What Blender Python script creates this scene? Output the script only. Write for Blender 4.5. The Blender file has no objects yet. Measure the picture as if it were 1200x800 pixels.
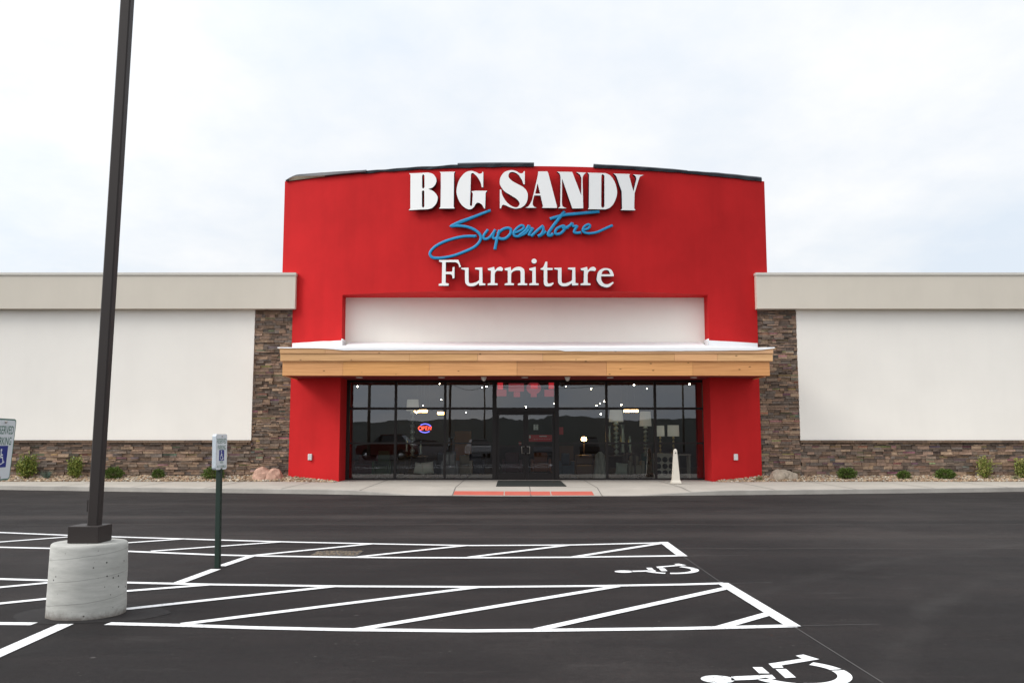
import bpy, bmesh, math, random
from mathutils import Vector, Matrix, noise
R = math.radians
random.seed(7)
sc = bpy.context.scene
COL = sc.collection

# ------------------------------------------------------------------ camera geometry (also used to survey positions)
F, PITCH, EYE = 1050.0, math.atan(114/1050.0), 1.6
CT, ST = math.cos(PITCH), math.sin(PITCH)
def ray(px, py):
    a, b = (px-600)/F, (400-py)/F
    return Vector((a, CT - b*ST, ST + b*CT))
def at(px, py, Y):                      # point on the vertical plane Y
    d = ray(px, py); return Vector((0, 0, EYE)) + d*(Y/d.y)
def gnd(px, py, z=0.0):                 # point on the level z
    d = ray(px, py); return Vector((0, 0, EYE)) + d*((z-EYE)/d.z)
def zat(py, Y): return at(600, py, Y).z
def xat(px, py, Y): return at(px, py, Y).x

# ------------------------------------------------------------------ materials
MATS = {}
def nt(name):
    m = bpy.data.materials.new(name); m.use_nodes = True
    t = m.node_tree; b = t.nodes['Principled BSDF']
    return m, t, b
def N(t, kind, **kw):
    n = t.nodes.new(kind)
    for k, v in kw.items():
        if k.startswith('i_'):
            n.inputs[k[2:].replace('_', ' ')].default_value = v
        else: setattr(n, k, v)
    return n
def L(t, a, b): t.links.new(a, b)
def ramp(t, fac, stops):
    r = t.nodes.new('ShaderNodeValToRGB')
    e = r.color_ramp.elements
    while len(e) < len(stops): e.new(0.5)
    for el, (p, c) in zip(e, stops):
        el.position = p; el.color = (*c, 1) if len(c) == 3 else c
    L(t, fac, r.inputs['Fac']); return r
def mix(t, fac, a, b, blend='MIX'):
    n = t.nodes.new('ShaderNodeMix'); n.data_type = 'RGBA'; n.blend_type = blend
    for sock, v in ((n.inputs[0], fac), (n.inputs[6], a), (n.inputs[7], b)):
        if hasattr(v, 'is_linked'): L(t, v, sock)
        elif isinstance(v, (int, float)): sock.default_value = v
        else: sock.default_value = (*v, 1) if len(v) == 3 else v
    return n.outputs[2]
def math_(t, op, a, b=None):
    n = t.nodes.new('ShaderNodeMath'); n.operation = op
    for i, v in enumerate((a, b)):
        if v is None: continue
        if hasattr(v, 'is_linked'): L(t, v, n.inputs[i])
        else: n.inputs[i].default_value = v
    return n.outputs[0]
def noise_(t, vec, scale, detail=4, rough=.55, stretch=None):
    if stretch:
        mp = t.nodes.new('ShaderNodeMapping'); mp.inputs['Scale'].default_value = stretch
        L(t, vec, mp.inputs['Vector']); vec = mp.outputs[0]
    n = N(t, 'ShaderNodeTexNoise'); n.inputs['Scale'].default_value = scale
    n.inputs['Detail'].default_value = detail; n.inputs['Roughness'].default_value = rough
    L(t, vec, n.inputs['Vector']); return n.outputs['Fac']
def bump(t, b, h, strength=.3, dist=.01):
    n = N(t, 'ShaderNodeBump'); n.inputs['Strength'].default_value = strength
    n.inputs['Distance'].default_value = dist
    L(t, h, n.inputs['Height']); L(t, n.outputs[0], b.inputs['Normal'])

def mat(name, col, rough=.6, metal=0., var=.08, vscale=2., bscale=0, bstr=.2, spec=.5, emit=None, estr=0):
    if name in MATS: return MATS[name]
    m, t, b = nt(name)
    tc = N(t, 'ShaderNodeTexCoord').outputs['Object']
    if var:
        f = noise_(t, tc, vscale)
        c = mix(t, f, tuple(x*(1-var) for x in col), tuple(min(1, x*(1+var)) for x in col))
        L(t, c, b.inputs['Base Color'])
    else: b.inputs['Base Color'].default_value = (*col, 1)
    b.inputs['Roughness'].default_value = rough; b.inputs['Metallic'].default_value = metal
    b.inputs['Specular IOR Level'].default_value = spec
    if bscale: bump(t, b, noise_(t, tc, bscale, 3), bstr, .005)
    if emit:
        b.inputs['Emission Color'].default_value = (*emit, 1); b.inputs['Emission Strength'].default_value = estr
    MATS[name] = m; return m

def stucco(name, col, var, spec=.25):
    m, t, b = nt(name)
    tc = N(t, 'ShaderNodeTexCoord').outputs['Object']
    big = noise_(t, tc, .55, 5, .6); fine = noise_(t, tc, 60, 3, .6)
    streak = noise_(t, tc, 1.0, 4, .6, (1.6, 1.6, .16))
    f = ramp(t, big, [(.3, (0, 0, 0)), (.7, (1, 1, 1))]).outputs[0]
    c = mix(t, f, tuple(x*(1-var) for x in col), tuple(min(1, x*(1+var)) for x in col))
    s = ramp(t, streak, [(.45, (1, 1, 1)), (.75, (1-var*.9,)*3)]).outputs[0]
    c = mix(t, 1.0, c, s, 'MULTIPLY')
    L(t, c, b.inputs['Base Color'])
    b.inputs['Roughness'].default_value = .8; b.inputs['Specular IOR Level'].default_value = spec
    bump(t, b, fine, .35, .004)
    return m
RED = stucco('red_stucco', (.54, .019, .0205), .10, .12)
WHITE = stucco('white_stucco', (.85, .81, .75), .022)
CREAM = stucco('cream_stucco', (.64, .585, .50), .03)
PANELW = stucco('recess_stucco', (.90, .87, .79), .02)

def attr_mat(name, rough=.85, bscale=30, bstr=.5, mottle=.25):
    m, t, b = nt(name)
    a = N(t, 'ShaderNodeAttribute'); a.attribute_name = 'Col'
    tc = N(t, 'ShaderNodeTexCoord').outputs['Object']
    f = noise_(t, tc, bscale*.6, 5, .65)
    g = ramp(t, f, [(.3, (1-mottle,)*3), (.7, (1+mottle,)*3)]).outputs[0]
    L(t, mix(t, 1.0, a.outputs['Color'], g, 'MULTIPLY'), b.inputs['Base Color'])
    b.inputs['Roughness'].default_value = rough; b.inputs['Specular IOR Level'].default_value = .2
    bump(t, b, f, bstr, .01); return m
STONE = attr_mat('ledge_stone', .9, 22, .8, .3)
GRAVEL = attr_mat('river_gravel', .85, 40, .3, .2)
LEAF = attr_mat('leaf', .55, 10, .1, .12)
MORTAR = mat('mortar', (.05, .042, .036), .95)

def asphalt():
    m, t, b = nt('asphalt')
    tc = N(t, 'ShaderNodeTexCoord').outputs['Object']
    big = noise_(t, tc, .22, 6, .62); mid = noise_(t, tc, 1.3, 5, .6); fine = noise_(t, tc, 95, 3, .7); grit = noise_(t, tc, 260, 2, .7)
    c = ramp(t, big, [(.3, (.0105, .0090, .0090)), (.5, (.0175, .0150, .0148)), (.7, (.032, .0275, .0262))]).outputs[0]
    c = mix(t, 1.0, c, ramp(t, mid, [(.3, (.72,)*3), (.7, (1.22,)*3)]).outputs[0], 'MULTIPLY')
    # paver lanes and tyre sweeps along the drive
    st = noise_(t, tc, 1.0, 6, .68, (.045, .5, 1))
    c = mix(t, 1.0, c, ramp(t, st, [(.35, (.74, .72, .72)), (.5, (1,)*3), (.70, (1.55, 1.46, 1.40))]).outputs[0], 'MULTIPLY')
    c = mix(t, 1.0, c, ramp(t, noise_(t, tc, 16, 5, .7), [(.3, (.78,)*3), (.7, (1.24,)*3)]).outputs[0], 'MULTIPLY')
    c = mix(t, 1.0, c, ramp(t, fine, [(.32, (.55,)*3), (.68, (1.5,)*3)]).outputs[0], 'MULTIPLY')
    vo = N(t, 'ShaderNodeTexVoronoi'); vo.inputs['Scale'].default_value = 1.1; L(t, tc, vo.inputs['Vector'])
    spots = ramp(t, vo.outputs['Distance'], [(.010, (1, 1, 1)), (.03, (0, 0, 0))]).outputs[0]
    vo2 = N(t, 'ShaderNodeTexVoronoi'); vo2.inputs['Scale'].default_value = 9; L(t, tc, vo2.inputs['Vector'])
    gr = mix(t, 1.0, ramp(t, vo2.outputs['Distance'], [(.05, (1, 1, 1)), (.13, (0, 0, 0))]).outputs[0], ramp(t, noise_(t, tc, 2.6, 3), [(.50, (0, 0, 0)), (.64, (.8,)*3)]).outputs[0], 'MULTIPLY')
    c = mix(t, gr, c, (.085, .078, .072))
    gate = ramp(t, noise_(t, tc, .5, 2), [(.48, (0, 0, 0)), (.58, (1, 1, 1))]).outputs[0]
    sp = mix(t, 1.0, spots, gate, 'MULTIPLY')
    c = mix(t, sp, c, (.13, .12, .115))
    # faint scuffs
    sc_ = noise_(t, tc, 2.2, 8, .72, (.35, 1.5, 1))
    c = mix(t, ramp(t, sc_, [(.58, (0, 0, 0)), (.74, (.6, .6, .6))]).outputs[0], c, (.048, .043, .041))
    # seams between paver passes, an old crack or two and dusty tracks
    sepa = N(t, 'ShaderNodeSeparateXYZ'); L(t, tc, sepa.inputs[0])
    wv = math_(t, 'ADD', sepa.outputs[1], math_(t, 'MULTIPLY', noise_(t, tc, .6, 4), .35))
    for y0, wd, kk in ((13.6, .022, .5), (17.3, .03, .6), (20.6, .02, .5)):
        dd = math_(t, 'ABSOLUTE', math_(t, 'SUBTRACT', wv, y0))
        c = mix(t, ramp(t, dd, [(wd*.5, (kk,)*3), (wd*1.6, (0,)*3)]).outputs[0], c, (.075, .066, .06))
    for y0, wd in ((15.1, 1.0), (19.0, 1.2), (22.6, 1.0)):
        dd = math_(t, 'DIVIDE', math_(t, 'ABSOLUTE', math_(t, 'SUBTRACT', wv, y0)), wd)
        tk = math_(t, 'MULTIPLY', ramp(t, dd, [(.1, (1,)*3), (.8, (0,)*3)]).outputs[0], ramp(t, st, [(.42, (0,)*3), (.62, (.55,)*3)]).outputs[0])
        c = mix(t, tk, c, (.052, .044, .040))
    vc = N(t, 'ShaderNodeTexVoronoi'); vc.feature = 'DISTANCE_TO_EDGE'; vc.inputs['Scale'].default_value = .085
    wp = N(t, 'ShaderNodeVectorMath'); wp.operation = 'ADD'
    nzv = N(t, 'ShaderNodeTexNoise'); nzv.inputs['Scale'].default_value = .9; nzv.inputs['Detail'].default_value = 6; L(t, tc, nzv.inputs['Vector'])
    L(t, tc, wp.inputs[0]); L(t, nzv.outputs['Color'], wp.inputs[1]); L(t, wp.outputs[0], vc.inputs['Vector'])
    c = mix(t, ramp(t, vc.outputs['Distance'], [(.0004, (.22,)*3), (.0012, (0,)*3)]).outputs[0], c, (.008, .007, .007))
    # faint curved tyre sweeps turning in from the right
    cv = N(t, 'ShaderNodeVectorMath'); cv.operation = 'DISTANCE'; L(t, tc, cv.inputs[0]); cv.inputs[1].default_value = (13.5, 1.5, 0)
    rr_ = math_(t, 'ADD', cv.outputs['Value'], math_(t, 'MULTIPLY', noise_(t, tc, .4, 3), .8))
    for r0 in (7.6, 9.3, 12.4, 14.0):
        dd = math_(t, 'ABSOLUTE', math_(t, 'SUBTRACT', rr_, r0))
        tk = math_(t, 'MULTIPLY', ramp(t, dd, [(.02, (1,)*3), (.22, (0,)*3)]).outputs[0], ramp(t, noise_(t, tc, .35, 5, .7), [(.45, (0,)*3), (.65, (.5,)*3)]).outputs[0])
        c = mix(t, tk, c, (.045, .041, .039))
    oil = noise_(t, tc, .75, 5, .6)
    c = mix(t, ramp(t, oil, [(.66, (0,)*3), (.74, (.6,)*3)]).outputs[0], c, (.0085, .0075, .0075))
    L(t, c, b.inputs['Base Color'])
    L(t, ramp(t, mid, [(.3, (.72,)*3), (.7, (.9,)*3)]).outputs[0], b.inputs['Roughness'])
    b.inputs['Specular IOR Level'].default_value = .16
    bump(t, b, grit, .55, .006); return m
ASPH = asphalt()

def concrete(name, col, stain=.2, joints=None):
    m, t, b = nt(name)
    tc = N(t, 'ShaderNodeTexCoord').outputs['Object']
    big = noise_(t, tc, .9, 6, .65); fine = noise_(t, tc, 55, 4, .7)
    c = mix(t, ramp(t, big, [(.3, (0,)*3), (.7, (1,)*3)]).outputs[0], tuple(x*(1-stain) for x in col), col)
    c = mix(t, 1.0, c, ramp(t, fine, [(.3, (.9,)*3), (.7, (1.07,)*3)]).outputs[0], 'MULTIPLY')
    L(t, c, b.inputs['Base Color']); b.inputs['Roughness'].default_value = .85; b.inputs['Specular IOR Level'].default_value = .25
    bump(t, b, fine, .3, .004); return m
CONC = concrete('walk_concrete', (.45, .415, .365), .18)
KERB = concrete('kerb_concrete', (.43, .40, .36), .3)

def footing_mat():
    m, t, b = nt('footing_concrete')
    tc = N(t, 'ShaderNodeTexCoord').outputs['Object']
    sep = N(t, 'ShaderNodeSeparateXYZ'); L(t, tc, sep.inputs[0])
    x, y, z = sep.outputs
    ang = math_(t, 'ARCTAN2', y, x)
    h = math_(t, 'SUBTRACT', z, math_(t, 'MULTIPLY', ang, .20/6.28318))
    wob = math_(t, 'MULTIPLY', noise_(t, tc, 3, 3), .03)
    fr = math_(t, 'FRACT', math_(t, 'MULTIPLY', math_(t, 'ADD', h, wob), 1/.20))
    seam = ramp(t, fr, [(0, (.55,)*3), (.035, (1,)*3), (.96, (1.0,)*3), (1, (.72,)*3)]).outputs[0]
    band = ramp(t, noise_(t, tc, 2.0, 6, .7, (1, 1, 5)), [(.3, (.70, .70, .69)), (.7, (1.1,)*3)]).outputs[0]
    vo = N(t, 'ShaderNodeTexVoronoi'); vo.inputs['Scale'].default_value = 13; L(t, tc, vo.inputs['Vector'])
    pit = ramp(t, vo.outputs['Distance'], [(.07, (.15,)*3), (.13, (1,)*3)]).outputs[0]
    gate = ramp(t, noise_(t, tc, 6, 2), [(.40, (1,)*3), (.46, (0,)*3)]).outputs[0]
    pit = mix(t, gate, pit, (1, 1, 1))
    c = mix(t, 1.0, (.47, .465, .435), band, 'MULTIPLY')
    c = mix(t, .55, c, mix(t, 1.0, c, seam, 'MULTIPLY'))
    c = mix(t, 1.0, c, pit, 'MULTIPLY')
    # dirt splashed along the foot
    dn = math_(t, 'ADD', math_(t, 'MULTIPLY', z, 7.0), noise_(t, tc, 9, 5, .7))
    c = mix(t, ramp(t, dn, [(.55, (.85,)*3), (1.0, (0,)*3)]).outputs[0], c, (.13, .11, .095))
    L(t, c, b.inputs['Base Color']); b.inputs['Roughness'].default_value = .9; b.inputs['Specular IOR Level'].default_value = .2
    bump(t, b, mix(t, 1.0, pit, seam, 'MULTIPLY'), .5, .006); return m

def wood():
    m, t, b = nt('lumber')
    tc = N(t, 'ShaderNodeTexCoord').outputs['Object']
    g = noise_(t, tc, 3.0, 6, .65, (.25, 1, 9)); p = noise_(t, tc, .6, 3, .5, (1, 1, .2))
    a = N(t, 'ShaderNodeAttribute'); a.attribute_name = 'Col'
    c = mix(t, 1.0, a.outputs['Color'], ramp(t, g, [(.3, (.80, .75, .70)), (.68, (1.1, 1.1, 1.08))]).outputs[0], 'MULTIPLY')
    vo = N(t, 'ShaderNodeTexVoronoi'); vo.inputs['Scale'].default_value = 2.3
    mp = N(t, 'ShaderNodeMapping'); mp.inputs['Scale'].default_value = (1, .3, 1.8); L(t, tc, mp.inputs[0]); L(t, mp.outputs[0], vo.inputs['Vector'])
    k = ramp(t, vo.outputs['Distance'], [(.05, (.8,)*3), (.12, (0,)*3)]).outputs[0]
    c = mix(t, k, c, (.16, .075, .025))
    L(t, c, b.inputs['Base Color']); b.inputs['Roughness'].default_value = .7; b.inputs['Specular IOR Level'].default_value = .2
    bump(t, b, g, .15, .004); return m
WOOD = wood()

def glass():
    m, t, b = nt('tinted_glass'); t.nodes.remove(b)
    out = t.nodes['Material Output']
    tr = N(t, 'ShaderNodeBsdfTransparent'); tr.inputs[0].default_value = (.64, .66, .62, 1)
    gl = N(t, 'ShaderNodeBsdfGlossy'); gl.inputs['Roughness'].default_value = 0.0; gl.inputs['Color'].default_value = (.93, .95, 1, 1)
    tc = N(t, 'ShaderNodeTexCoord').outputs['Object']
    bp = N(t, 'ShaderNodeBump'); bp.inputs['Strength'].default_value = .02; bp.inputs['Distance'].default_value = .02
    L(t, noise_(t, tc, .8, 2), bp.inputs['Height']); L(t, bp.outputs[0], gl.inputs['Normal'])
    fr = N(t, 'ShaderNodeFresnel'); fr.inputs[0].default_value = 1.5
    fac = math_(t, 'MINIMUM', math_(t, 'MULTIPLY', fr.outputs[0], 3.1), 1.0)
    mx = N(t, 'ShaderNodeMixShader'); L(t, fac, mx.inputs[0]); L(t, tr.outputs[0], mx.inputs[1]); L(t, gl.outputs[0], mx.inputs[2])
    L(t, mx.outputs[0], out.inputs[0]); return m
GLASS = glass()

BRONZE = mat('dark_bronze', (.012, .0085, .008), .5, .0, .1, 3, spec=.3)
POLEBR = mat('pole_bronze', (.026, .0195, .0175), .55, .0, .1, 2, spec=.35)
GREENP = mat('green_post_paint', (.003, .018, .010), .5)
PAINT = None
def paint():
    m, t, b = nt('road_paint')
    tc = N(t, 'ShaderNodeTexCoord').outputs['Object']
    w = noise_(t, tc, 30, 5, .75); w2 = noise_(t, tc, 1.2, 3)
    f = math_(t, 'ADD', w, math_(t, 'MULTIPLY', w2, .25))
    c = ramp(t, f, [(.43, (.12, .115, .115)), (.52, (.68, .68, .68)), (.62, (.80, .80, .80)), (.9, (.86, .86, .87))]).outputs[0]
    L(t, c, b.inputs['Base Color']); b.inputs['Roughness'].default_value = .75
    bump(t, b, noise_(t, tc, 200, 2), .3, .003); return m
PAINT = paint()
REDPAINT = mat('red_kerb_paint', (.50, .105, .072), .8, 0, .18, 3)
SIGNW = mat('sign_white', (.72, .75, .77), .35, 0, .03)
SIGNG = mat('sign_green', (.01, .13, .075), .4, 0, .03)
SIGNB = mat('sign_blue', (.006, .022, .22), .4, 0, .03)
ALU = mat('sign_aluminium', (.55, .60, .64), .4, .3, .05)
LETW = mat('letter_white', (.88, .88, .87), .4, 0, .02)
LETS = mat('letter_return', (.012, .014, .03), .5, 0, 0)
LETB = mat('letter_blue', (.002, .24, .49), .5, 0, .03)
MEMB = mat('roof_membrane', (.85, .86, .87), .5, 0, .04, 4, 5, .3)
BLACKM = mat('black_membrane', (.016, .02, .028), .45, 0, .2, 3, 6, .4)
TANM = mat('flap_underside', (.35, .29, .21), .8, 0, .15)
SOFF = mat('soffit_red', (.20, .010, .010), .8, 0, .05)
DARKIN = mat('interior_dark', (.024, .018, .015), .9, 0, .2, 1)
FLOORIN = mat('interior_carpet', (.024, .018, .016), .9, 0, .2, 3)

# ------------------------------------------------------------------ mesh builder
class MB:
    def __init__(s): s.bm = bmesh.new(); s.mats = []; s.lay = s.bm.loops.layers.float_color.new('Col')
    def mi(s, m):
        if m not in s.mats: s.mats.append(m)
        return s.mats.index(m)
    def face(s, pts, m, col=None, smooth=False):
        vs = [s.bm.verts.new(p) for p in pts]
        f = s.bm.faces.new(vs); f.material_index = s.mi(m); f.smooth = smooth
        if col:
            for l in f.loops: l[s.lay] = (*col, 1)
        return f
    def mesh(s, vs, fs, m, col=None, smooth=False):
        bv = [s.bm.verts.new(v) for v in vs]; k = s.mi(m)
        for f in fs:
            try: bf = s.bm.faces.new([bv[i] for i in f])
            except ValueError: continue
            bf.material_index = k; bf.smooth = smooth
            if col:
                for l in bf.loops: l[s.lay] = (*col, 1)
        return bv
    def box(s, a, b, m, col=None, bev=0):
        x0, y0, z0 = a; x1, y1, z1 = b
        if bev <= 0:
            v = [(x, y, z) for z in (z0, z1) for y in (y0, y1) for x in (x0, x1)]
            f = [(0, 2, 3, 1), (4, 5, 7, 6), (0, 1, 5, 4), (2, 6, 7, 3), (0, 4, 6, 2), (1, 3, 7, 5)]
            return s.mesh(v, f, m, col)
        t = bmesh.new(); bmesh.ops.create_cube(t, size=1)
        for v in t.verts: v.co = Vector(((x0+x1)/2+v.co.x*(x1-x0), (y0+y1)/2+v.co.y*(y1-y0), (z0+z1)/2+v.co.z*(z1-z0)))
        bmesh.ops.bevel(t, geom=list(t.edges), offset=bev, segments=2, affect='EDGES', profile=.5)
        s.absorb(t, m, col)
    def absorb(s, t, m, col=None, smooth=False, M=None):
        t.verts.index_update()
        vs = [(M @ v.co if M else v.co.copy()) for v in t.verts]
        s.mesh(vs, [[v.index for v in f.verts] for f in t.faces], m, col, smooth); t.free()
    def prism(s, poly, ext, m, col=None):        # poly: list of Vector, ext: Vector
        n = len(poly); vs = [Vector(p) for p in poly] + [Vector(p)+Vector(ext) for p in poly]
        fs = [tuple(range(n))[::-1], tuple(range(n, 2*n))] + [(i, (i+1) % n, n+(i+1) % n, n+i) for i in range(n)]
        s.mesh(vs, fs, m, col)
    def tube(s, pts, r, m, n=8, col=None, cap=True, flat=None):
        pts = [Vector(p) for p in pts]; k = len(pts)
        rs = r if isinstance(r, (list, tuple)) else [r]*k
        vs = []; up = None
        for i, p in enumerate(pts):
            d = (pts[min(i+1, k-1)]-pts[max(i-1, 0)])
            if d.length < 1e-9: d = Vector((0, 0, 1))
            d.normalize()
            if flat is not None: b = flat
            else: b = Vector((0, 0, 1)) if abs(d.z) < .9 else Vector((0, 1, 0))
            a = d.cross(b).normalized(); b2 = a.cross(d).normalized()
            for j in range(n):
                t = 2*math.pi*j/n
                vs.append(p + a*math.cos(t)*rs[i] + b2*math.sin(t)*rs[i]*(.32 if flat is not None else 1))
        fs = [(i*n+j, i*n+(j+1) % n, (i+1)*n+(j+1) % n, (i+1)*n+j) for i in range(k-1) for j in range(n)]
        if cap: fs += [tuple(range(n))[::-1], tuple(range((k-1)*n, k*n))]
        s.mesh(vs, fs, m, col, True)
    def lathe(s, prof, c, m, n=24, col=None, smooth=True):
        c = Vector(c); vs = []
        for r, z in prof:
            for j in range(n):
                a = 2*math.pi*j/n; vs.append(c+Vector((r*math.cos(a), r*math.sin(a), z)))
        k = len(prof)
        fs = [(i*n+j, i*n+(j+1) % n, (i+1)*n+(j+1) % n, (i+1)*n+j) for i in range(k-1) for j in range(n)]
        if prof[0][0] > 1e-4: fs.append(tuple(range(n))[::-1])
        if prof[-1][0] > 1e-4: fs.append(tuple(range((k-1)*n, k*n)))
        s.mesh(vs, fs, m, col, smooth)
    def build(s, name, parent=None, autos=False):
        bmesh.ops.recalc_face_normals(s.bm, faces=s.bm.faces[:]) if autos else None
        me = bpy.data.meshes.new(name); s.bm.to_mesh(me); s.bm.free()
        for m in s.mats: me.materials.append(m)
        return link(name, me, parent)
def root_off(p):
    v = Vector((0, 0, 0))
    while p: v += p.location; p = p.parent
    return v
def link(name, me, parent=None):
    o = bpy.data.objects.new(name, me); COL.objects.link(o)
    if parent:
        me.transform(Matrix.Translation(-root_off(parent))); o.parent = parent
    return o
def tag(o, label=None, cat=None, group=None, kind=None):
    if label: o['label'] = label
    if cat: o['category'] = cat
    if group: o['group'] = group
    if kind: o['kind'] = kind
    return o
def thing(name, loc, label, cat, group=None):
    o = bpy.data.objects.new(name, None); COL.objects.link(o); o.location = loc; o.empty_display_size = .2
    return tag(o, label, cat, group)
def rebase(o):                                  # give a single-mesh thing an origin at its base
    me = o.data; xs = [v.co for v in me.vertices]
    c = Vector((sum(v.x for v in xs)/len(xs), sum(v.y for v in xs)/len(xs), min(v.z for v in xs)))
    me.transform(Matrix.Translation(-c)); o.location = c; return o
def copy_tree(o, parent=None):
    c = o.copy(); COL.objects.link(c); c.parent = parent
    for ch in list(o.children): copy_tree(ch, c)
    return c

def catmull(pts, seg=6, closed=True):            # pts: (x, y, smooth)
    n = len(pts); out = []
    rng = range(n) if closed else range(n-1)
    for i in rng:
        p0, p1, p2, p3 = pts[(i-1) % n], pts[i], pts[(i+1) % n], pts[(i+2) % n]
        if not closed:
            if i == 0: p0 = p1
            if i == n-2: p3 = p2
        if not (p1[2] or p2[2]): out.append((p1[0], p1[1])); continue
        a, b, c, d = [Vector((p[0], p[1])) for p in (p0, p1, p2, p3)]
        t1 = (c-a)*.5 if p1[2] else (c-b)*.8
        t2 = (d-b)*.5 if p2[2] else (c-b)*.8
        for k in range(seg):
            t = k/seg; t2_, t3 = t*t, t*t*t
            q = b*(2*t3-3*t2_+1) + t1*(t3-2*t2_+t) + c*(-2*t3+3*t2_) + t2*(t3-t2_)
            out.append((q.x, q.y))
    if not closed: out.append((pts[-1][0], pts[-1][1]))
    return out
def parse(s):
    r = []
    for tok in s.split():
        sm = tok[0] == 'c'; x, y = tok.lstrip('c').split(','); r.append((float(x), float(y), sm))
    return r
def fill_mesh(name, loops, extrude, bevel=0):     # loops in local (u, w); front at +z
    cu = bpy.data.curves.new(name, 'CURVE'); cu.dimensions = '2D'; cu.fill_mode = 'BOTH'; cu.extrude = extrude
    for lp in loops:
        sp = cu.splines.new('POLY'); sp.points.add(len(lp)-1); sp.use_cyclic_u = True
        for q, (x, y) in zip(sp.points, lp): q.co = (x, y, 0, 1)
    ob = bpy.data.objects.new('tmp', cu); COL.objects.link(ob)
    dg = bpy.context.evaluated_depsgraph_get()
    me = bpy.data.meshes.new_from_object(ob.evaluated_get(dg)); me.name = name
    bpy.data.objects.remove(ob); bpy.data.curves.remove(cu); return me
def text_mesh(body, w, h):                        # flat text scaled into w x h, centred
    cu = bpy.data.curves.new('t', 'FONT'); cu.body = body; cu.resolution_u = 4
    ob = bpy.data.objects.new('tmp', cu); COL.objects.link(ob)
    dg = bpy.context.evaluated_depsgraph_get()
    me = bpy.data.meshes.new_from_object(ob.evaluated_get(dg))
    bpy.data.objects.remove(ob); bpy.data.curves.remove(cu)
    xs = [v.co.x for v in me.vertices]; ys = [v.co.y for v in me.vertices]
    x0, x1, y0, y1 = min(xs), max(xs), min(ys), max(ys)
    vs = [((v.co.x-x0)/(x1-x0)*w-w/2, (v.co.y-y0)/(y1-y0)*h-h/2) for v in me.vertices]
    fs = [tuple(p.vertices) for p in me.polygons]
    bpy.data.meshes.remove(me); return vs, fs

# ------------------------------------------------------------------ key dimensions of the shop
CX = .46
YG = 32.25                                        # shopfront glass
YF = 29.6                                         # canopy fascia
def ytow(x): return 30.0 + 1.75*((x-CX)/8.5)**2   # bowed red front
ZS = .15                                          # walkway level
W1, W2, WI = 8.74, 8.285, 6.39
ZREC = zat(345.5, 31.0)                           # top of recess
ZTOP = 10.92

store = thing('furniture_store', (CX, 32, 0), 'red and white furniture store with bowed central front, timber canopy and stone base', 'store building')

# ---- tower
def curved_wall(mb, x0, x1, z0, z1, yb, m, n):
    xs = [x0+(x1-x0)*i/n for i in range(n+1)]
    vs = []
    for x in xs: vs += [(x, ytow(x), z0), (x, ytow(x), z1), (x, yb, z0), (x, yb, z1)]
    fs = []
    for i in range(n):
        a, b = 4*i, 4*i+4
        fs += [(a, b, b+1, a+1), (a+2, a+3, b+3, b+2), (a+1, b+1, b+3, a+3), (a, a+2, b+2, b)]
    fs += [(0, 1, 3, 2), (4*n, 4*n+2, 4*n+3, 4*n+1)]
    mb.mesh(vs, fs, m)
mb = MB()
curved_wall(mb, CX-W1, CX+W1, ZREC, ZTOP, 35.5, RED, 48)
curved_wall(mb, CX-W2, CX-WI, 0, ZREC+.001, 33.2, RED, 8)
curved_wall(mb, CX+WI, CX+W2, 0, ZREC+.001, 33.2, RED, 8)
tower = mb.build('tower', store)
mb = MB(); mb.box((CX-WI+.002, 31.62, 3.72), (CX+WI-.002, 32.1, ZREC+.05), PANELW)
mb.build('recess_panel', store)

# ---- loose black roofing along the tower's top edge
def roof_strip(pa, pb, h0, h1, over=.05, dips=0, tan=False):
    mb = MB(); n = 24; xa, xb = xat(pa, 200, 31), xat(pb, 200, 31)
    vs = []
    for i in range(n+1):
        u = i/n; x = xa+(xb-xa)*u; y = ytow(x)
        h = h0+(h1-h0)*u + dips*noise.noise((x*1.7, 3, 0))
        lip = -.035+.025*noise.noise((x*2.3, 0, 5))
        sag = .02*noise.noise((x*3, 7, 1))
        vs += [(x, y-over, ZTOP+lip), (x, y-over-.02+sag, ZTOP+h*.55), (x, y-over+.05, ZTOP+h), (x, y+.5, ZTOP+h*.6), (x, y+.5, ZTOP+.004)]
    fs = [(5*i+j, 5*i+5+j, 5*i+6+j, 5*i+1+j) for i in range(n) for j in range(4)]
    fs += [tuple(range(5))[::-1], tuple(range(5*n, 5*n+5))]
    mb.mesh(vs, fs, BLACKM)
    return mb.build('roofing_strip', store)
roof_strip(424, 540, .07, .09, dips=.03)
roof_strip(538, 625, .15, .13)
roof_strip(693, 804, .12, .10, dips=.01)
roof_strip(803, 899.5, .09, .15, dips=.02)
# peeled flap at the left corner
mb = MB(); n = 22; vs = []; vs2 = []
xa, xb = xat(334.5, 208, 31.7), xat(431, 197, 31)
for i in range(n+1):
    u = i/n; x = xa+(xb-xa)*u; y = ytow(x)
    h = .19*min(1, (u/.14))**.6*(1-.62*u) + .012*noise.noise((x*4, 2, 2)); hb = h*.72*max(.05, min(1, u/.10))*max(.05, 1-max(0, u-.08)/.40)
    vs += [(x, y-.06, ZTOP-.02), (x, y-.13, ZTOP+hb), (x, y-.08, ZTOP+h), (x, y+.35, ZTOP+h*.9), (x, y+.4, ZTOP+.003)]
mb.mesh(vs, [(5*i+j, 5*i+5+j, 5*i+6+j, 5*i+1+j) for i in range(n) for j in range(1, 4)], BLACKM)
mb.mesh(vs, [(5*i, 5*i+5, 5*i+6, 5*i+1) for i in range(1, 11)], TANM)
mb.mesh(vs, [(5*i, 5*i+5, 5*i+6, 5*i+1) for i in list(range(0, 1))+list(range(11, n))], BLACKM)
o = mb.build('roofing_flap', store); o['label'] = 'peeled black roofing flap with tan underside'

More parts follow.
